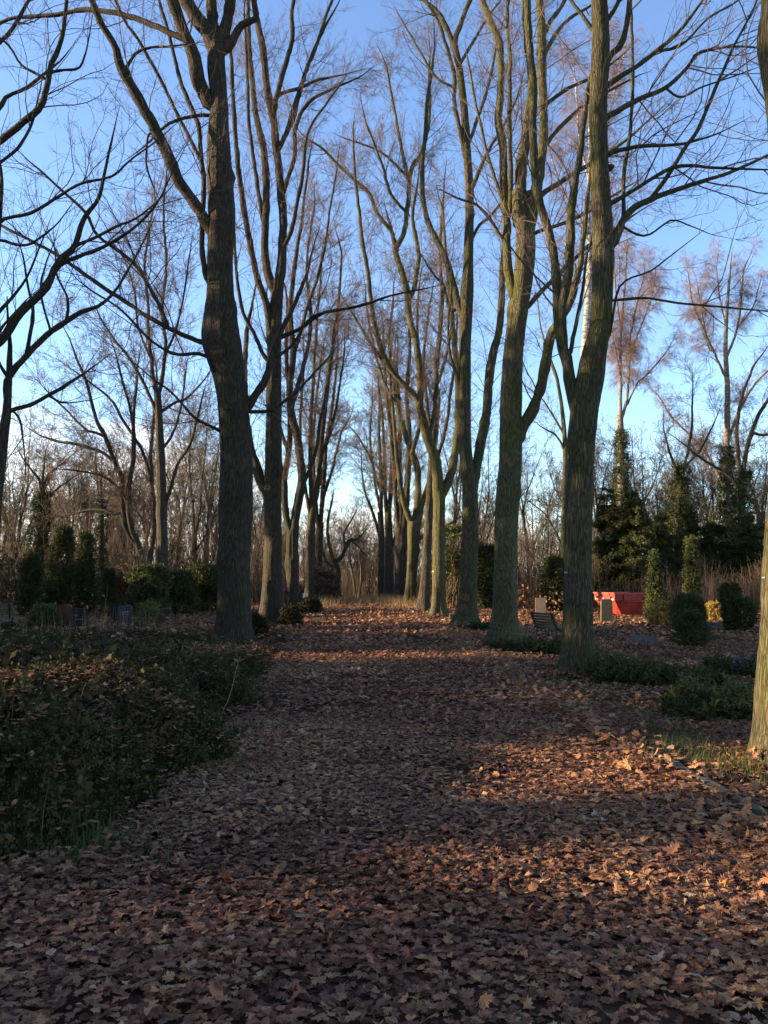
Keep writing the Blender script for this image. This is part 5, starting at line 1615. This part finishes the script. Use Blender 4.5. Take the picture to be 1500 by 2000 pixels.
# bench on the right, seen from behind
def bench(label, loc, rot, s=1.0, L=1.35):
    root = empty('park_bench', loc, label, 'bench', 'park benches')
    root.rotation_euler = (0, 0, rot)
    root.scale = (s, s, s)
    def seat(bm):
        for i in range(4):
            box(bm, -L / 2, L / 2, -.02 + i * .11, .07 + i * .11, .43, .465)
    def back(bm):
        for i in range(5):
            z = .5 + i * .085
            y = -.07 - (z - .45) * .38
            prism(bm, [(y - .012, z), (y + .02, z + .006), (y - .008, z + .074), (y - .038, z + .068)], -L / 2, L / 2, 0)
    bm_obj('seat', seat, M['slat'], root, .004)
    bm_obj('backrest', back, M['slat'], root, .004)
    for sx in (-1, 1):
        x = sx * (L / 2 - .12)
        def frame(bm):
            # one cast iron side: back upright, seat bearer, two splayed feet
            def bar(p, q, w):
                d = np.array(q) - np.array(p)
                d = d / np.linalg.norm(d)
                nx = np.array([-d[1], d[0]]) * w
                prism(bm, [tuple(p + nx), tuple(p - nx), tuple(q - nx), tuple(q + nx)], x - .022, x + .022, 0)
            b_ = lambda *a: np.array(a, float)
            bar(b_(-.272, .93), b_(-.04, .40), .02)
            bar(b_(-.06, .41), b_(.44, .41), .018)
            bar(b_(-.04, .43), b_(-.1, .2), .022)
            bar(b_(-.1, .22), b_(-.2, 0), .024)
            bar(b_(.4, .42), b_(.34, .2), .022)
            bar(b_(.34, .22), b_(.45, 0), .024)
            bar(b_(-.08, .2), b_(.35, .2), .012)
        bm_obj('leg', frame, M['iron'], root, .004)
        def arm(bm):
            box(bm, x - .03, x + .03, -.17, .40, .66, .685)
            box(bm, x - .018, x + .018, .36, .39, .41, .662)
        bm_obj('armrest', arm, M['iron'], root, .004)
    return root


bench('green slatted park bench seen from behind, beside the foremost dark maple', (4.93, 20.7, -.03), rad(-71), .82)
bench('dark slatted bench cut off by the left edge of the photo', at(-12, 25.5), rad(12), .9)

# blue grave vases
def vase(label, px, Y, tilt, spin):
    root = empty('grave_vase', at(px, Y), label, 'vase', 'blue grave vases')
    root.location.z = .07
    root.rotation_euler = (rad(tilt), rad(8), rad(spin))
    bm_obj('cup', lambda bm: lathe(bm, [(.02, -.04), (.05, 0), (.075, .06), (.085, .12), (.078, .12), (.065, .05), (.04, .01)]), M['blue'], root, 0, True)
    bm_obj('spike', lambda bm: lathe(bm, [(.004, -.2), (.016, -.05), (.018, -.035)], 8), M['blue'], root, 0, True)


vase('blue plastic grave vase lying with its round mouth to the viewer, left of the other', 1429, 14.4, 70, 10)
vase('blue plastic grave vase leaning sideways, right of the other, near the mossy trunk', 1449, 14.1, 40, -60)
r_ = empty('flower_pot', at(3, 24.3), 'blue pot at the left edge under the dark bench', 'pot')
bm_obj('pot', lambda bm: lathe(bm, [(.1, 0), (.14, .25), (.155, .3), (.14, .3), (.12, .22)]), M['blue'], r_, 0, True)
bm_obj('rim', lambda bm: lathe(bm, [(.157, .272), (.168, .272), (.168, .303), (.157, .303)]), M['blue'], r_, 0, True)

# red skip
A_, C_ = np.array(at(1160, 35.2)[:2]), np.array(at(1199.5, 33.5)[:2])
root = empty('skip_container', (C_[0], C_[1], 0), 'red steel skip with its sunlit end turned to the path, behind the olive gravestone', 'skip')
ew = A_ - C_
W_ = float(np.linalg.norm(ew))
root.rotation_euler = (0, 0, math.atan2(ew[1], ew[0]) - math.pi / 2)      # local +y runs along the sunlit end, +x along the shaded side
LT = 1.95


def hull(bm):
    lo, mid, hi = .07, .66, .92
    def ring(z, x0, x1, y0, y1):
        return [bm.verts.new(c) for c in ((x0, y0, z), (x1, y0, z), (x1, y1, z), (x0, y1, z))]
    a_ = ring(lo, .42, LT - .42, .24, W_ - .24)
    b_ = ring(mid, .015, LT - .06, .015, W_ - .015)
    c_ = ring(hi, 0, LT - .3, 0, W_)
    d_ = ring(hi - .002, .05, LT - .36, .05, W_ - .05)
    e_ = ring(.3, .3, LT - .4, .2, W_ - .2)
    for p, q in ((a_, b_), (b_, c_), (c_, d_), (d_, e_)):
        for i in range(4):
            bm.faces.new((p[i], p[(i + 1) % 4], q[(i + 1) % 4], q[i]))
    bm.faces.new(a_[::-1])
    bm.faces.new(e_)


bm_obj('body', hull, M['red'], root, .008)
def rims(bm):
    box(bm, -.035, LT - .30, -.035, .035, .921, .975)
    box(bm, -.035, LT - .30, W_ - .035, W_ + .035, .921, .975)
    box(bm, -.036, .035, .036, W_ - .036, .921, .976)
    prism(bm, [(LT - .3, .92), (LT - .02, .66), (LT - .02, .71), (LT - .3, .975)], -.035, .035)
bm_obj('rim', rims, M['red_rim'], root, .008)
for x in (.42, 1.36):
    bm_obj('rib', lambda bm: prism(bm, [(x, .64), (x + .06, .64), (x + .06, .92), (x, .92)], -.045, -.001), M['red'], root, .004)
bm_obj('side_pocket', lambda bm: box(bm, .3, 1.52, -.05, -.002, .60, .638), M['red'], root, .004)
for y in (.28, W_ - .28):
    bm_obj('lifting_lug', lambda bm: lathe(bm, [(.035, .72), (.04, .75), (.04, .82), (.02, .83)], 10, -.05, y), M['red_rim'], root, 0)
def letters(bm):
    # pale lettering under the rim of the sunlit end, too small to read in the photograph
    rg = random.Random(3)
    y = W_ - .1
    while y > W_ - .78:
        wl = rg.uniform(.05, .08)
        h = rg.choice((.1, .1, .14))
        box(bm, -.012, -.006, y - .016, y, .66, .66 + h)
        box(bm, -.012, -.0065, y - wl, y - .0162, .66 + rg.choice((0, .04, h - .03)), .69 + rg.choice((0, .04)))
        y -= wl + .03
    box(bm, -.012, -.006, .08, .22, .66, .74)
bm_obj('lettering', letters, M['cream'], root, 0)
bm_obj('skid', lambda bm: (box(bm, .4, LT - .4, .22, .34, -.01, .07), box(bm, .4, LT - .4, W_ - .34, W_ - .22, -.01, .07)), M['red_rim'], root, .004)

# kerb stones of the right edge of the path
for i, (px, py, lb) in enumerate([(1452, 1588, 'pale kerb stone nearest the viewer at the right edge of the path'), (1392, 1555, 'second mossy kerb stone from the viewer along the right edge of the path'),
                                  (1338, 1524, 'third kerb stone, partly buried in leaves, along the right edge of the path'), (1293, 1498, 'farthest kerb stone in view, beside the sunlit drift of leaves')]):
    p = gp(px, py)
    o = bm_obj('kerb_stone', lambda bm: box(bm, -.04, .04, -.24, .24, -.15, .075 + .006 * (i % 2)), M['kerb'], None, .01)
    o.location = (p[0] + .02, p[1], 0)
    o.rotation_euler = (rad(2 * (i % 3 - 1)), rad(3 - 2 * i), rad(-3 + 2 * i))
    tag(o, lb, 'kerb stone', 'kerb stones')

# little things
for px, lb, Y in ((592, 'left one of two short pale metal posts in the shrubs by the path', 38), (599.5, 'right one of two short pale metal posts in the shrubs by the path', 37.5)):
    r_ = empty('marker_post', at(px, Y), lb, 'post', 'pale marker posts')
    r_.rotation_euler = (rad(1), rad(1.5), 0)
    bm_obj('post', lambda bm: lathe(bm, [(.028, -.2), (.028, .83)], 10), M['white_post'], r_, 0, True)
    bm_obj('cap', lambda bm: lathe(bm, [(.034, .831), (.034, .86), (.02, .875)], 10), M['white_post'], r_, 0, True)
r_ = empty('garden_pole', at(205, 27.2), 'thin bare pole leaning among the left graves', 'pole')
stem_bag(1.5, .014, 3, 1, .05).build('pole', M['dry'], r_)
P0, P1 = np.array(at(436, 9.2)), np.array(at(472, 9.6))
r_ = empty('dead_stalk', tuple(P0), 'pale dead stalk with forked tip leaning out of the bank toward the path', 'stalk')
t_ = np.linspace(0, 1, 10)[:, None]
Q0 = np.array([0, 0, .1]) + t_ * np.array([.2, .15, .62]) + np.array([.02, 0, 0]) * np.sin(t_ * 5)
Q1 = Q0[8] + t_ * np.array([.17, .02, .12])
Q2 = Q0[8] + t_ * np.array([-.03, 0, .16])
g = Bag()
for Qx, rx in ((Q0, .006), (Q1, .003), (Q2, .003)):
    V, q = tubes(Qx[None], (rx * np.linspace(1, .5, 10))[None], 6)
    g.add(V, q)
g.build('stalk', M['dry'], r_)
r_ = empty('tree_stump', at(880, 30.5), 'tiny cut stump at the foot of the slender dark maple', 'stump')
bm_obj('stump', lambda bm: lathe(bm, [(.1, -.1), (.075, .05), (.07, .26)], 12), M['bark_far'], r_, 0, True)
bm_obj('cut_face', lambda bm: lathe(bm, [(.066, .2602), (.066, .264)], 12), M['cut'], r_, 0)
# number tags nailed to trunks
for px, py, Y, w, lb, dy in ((1104.5, 1118, 12.79, .04, 'pale green tag on the foremost dark maple', 0), (1491, 1128, 6.86, .022, 'turquoise tag on the mossy trunk at the right edge', 0), (845.5, 1116, 32.93, .08, 'white tag on the sunlit olive maple', 0)):
    p = unp(px, py, Y)
    o = bm_obj('tree_tag', lambda bm: box(bm, -w / 2, w / 2, -.002, .03, -w * .3, w * .3), M['tag'] if Y < 30 else M['white_post'], None, .002)
    o.location = tuple(p)
    o.rotation_euler = (0, 0, rad(-35))
    tag(o, lb, 'tag', 'tags on the tree trunks')

# ------------------------------------------------------------------ sky and sun
W = bpy.data.worlds.new("World")
S.world = W
W.use_nodes = True
nt = W.node_tree
bgn = nt.nodes['Background']
sky = nt.nodes.new('ShaderNodeTexSky')
sky.sky_type = 'NISHITA'
sky.sun_disc = False
sky.sun_elevation = rad(SUN_EL)
sky.sun_rotation = rad(SUN_AZ)
sky.altitude = 50
sky.air_density = 1.0
sky.dust_density = .35
sky.ozone_density = 3.0
tc = nt.nodes.new('ShaderNodeTexCoord')
mp = nt.nodes.new('ShaderNodeMapping')
mp.inputs['Scale'].default_value = (1.0, 1.0, 2.6)
mp.inputs['Location'].default_value = (.35, .1, .2)
nt.links.new(tc.outputs['Generated'], mp.inputs[0])
n1 = nd(nt, 'ShaderNodeTexNoise', Scale=2.6, Detail=8, Roughness=.58)
nt.links.new(mp.outputs[0], n1.inputs['Vector'])
sp = nt.nodes.new('ShaderNodeSeparateXYZ')
nt.links.new(tc.outputs['Generated'], sp.inputs[0])
# clouds gather low over the horizon and thin out upwards
low = nt.nodes.new('ShaderNodeMapRange')
low.inputs['From Min'].default_value = .02
low.inputs['From Max'].default_value = .40
low.inputs['To Min'].default_value = .245
low.inputs['To Max'].default_value = -.22
nt.links.new(sp.outputs[2], low.inputs['Value'])
den = math_n(nt, 'ADD', n1.outputs['Fac'], low.outputs[0])
side = nt.nodes.new('ShaderNodeMapRange')          # and more of them to the left than to the right
side.inputs['From Min'].default_value = -.1
side.inputs['From Max'].default_value = .3
side.inputs['To Min'].default_value = .0
side.inputs['To Max'].default_value = -.16
nt.links.new(sp.outputs[0], side.inputs['Value'])
den = math_n(nt, 'ADD', den, side.outputs[0])
cm = ramp(nt, den, [(.54, (0, 0, 0)), (.68, (1, 1, 1))])
cm = math_n(nt, 'MULTIPLY', cm, .85)
SKYS = .107
mixn = mixc(nt, cm, sky.outputs[0], (4.2, 3.8, 3.5))
hs = nt.nodes.new('ShaderNodeHueSaturation')
hs.inputs['Saturation'].default_value = 1.0
hs.inputs['Hue'].default_value = .507
nt.links.new(mixn, hs.inputs['Color'])
nt.links.new(hs.outputs[0], bgn.inputs['Color'])
bgn.inputs['Strength'].default_value = SKYS
sd = bpy.data.lights.new('sun', 'SUN')
sd.energy = 5.0
sd.angle = rad(.5)
sd.color = (1, .76, .48)
so = bpy.data.objects.new('sun', sd)
COL.objects.link(so)
ce, se = math.cos(rad(SUN_EL)), math.sin(rad(SUN_EL))
sundir = Vector((math.sin(rad(SUN_AZ)) * ce, math.cos(rad(SUN_AZ)) * ce, se))
so.rotation_euler = (-sundir).to_track_quat('-Z', 'Y').to_euler()
so.location = sundir * 100

S.view_settings.view_transform = 'Standard'
S.view_settings.look = 'None'
S.view_settings.exposure = 2.05
S.view_settings.gamma = 1
S.cycles.max_bounces = 5
S.cycles.diffuse_bounces = 3
S.cycles.transparent_max_bounces = 4
S.cycles.use_denoising = True
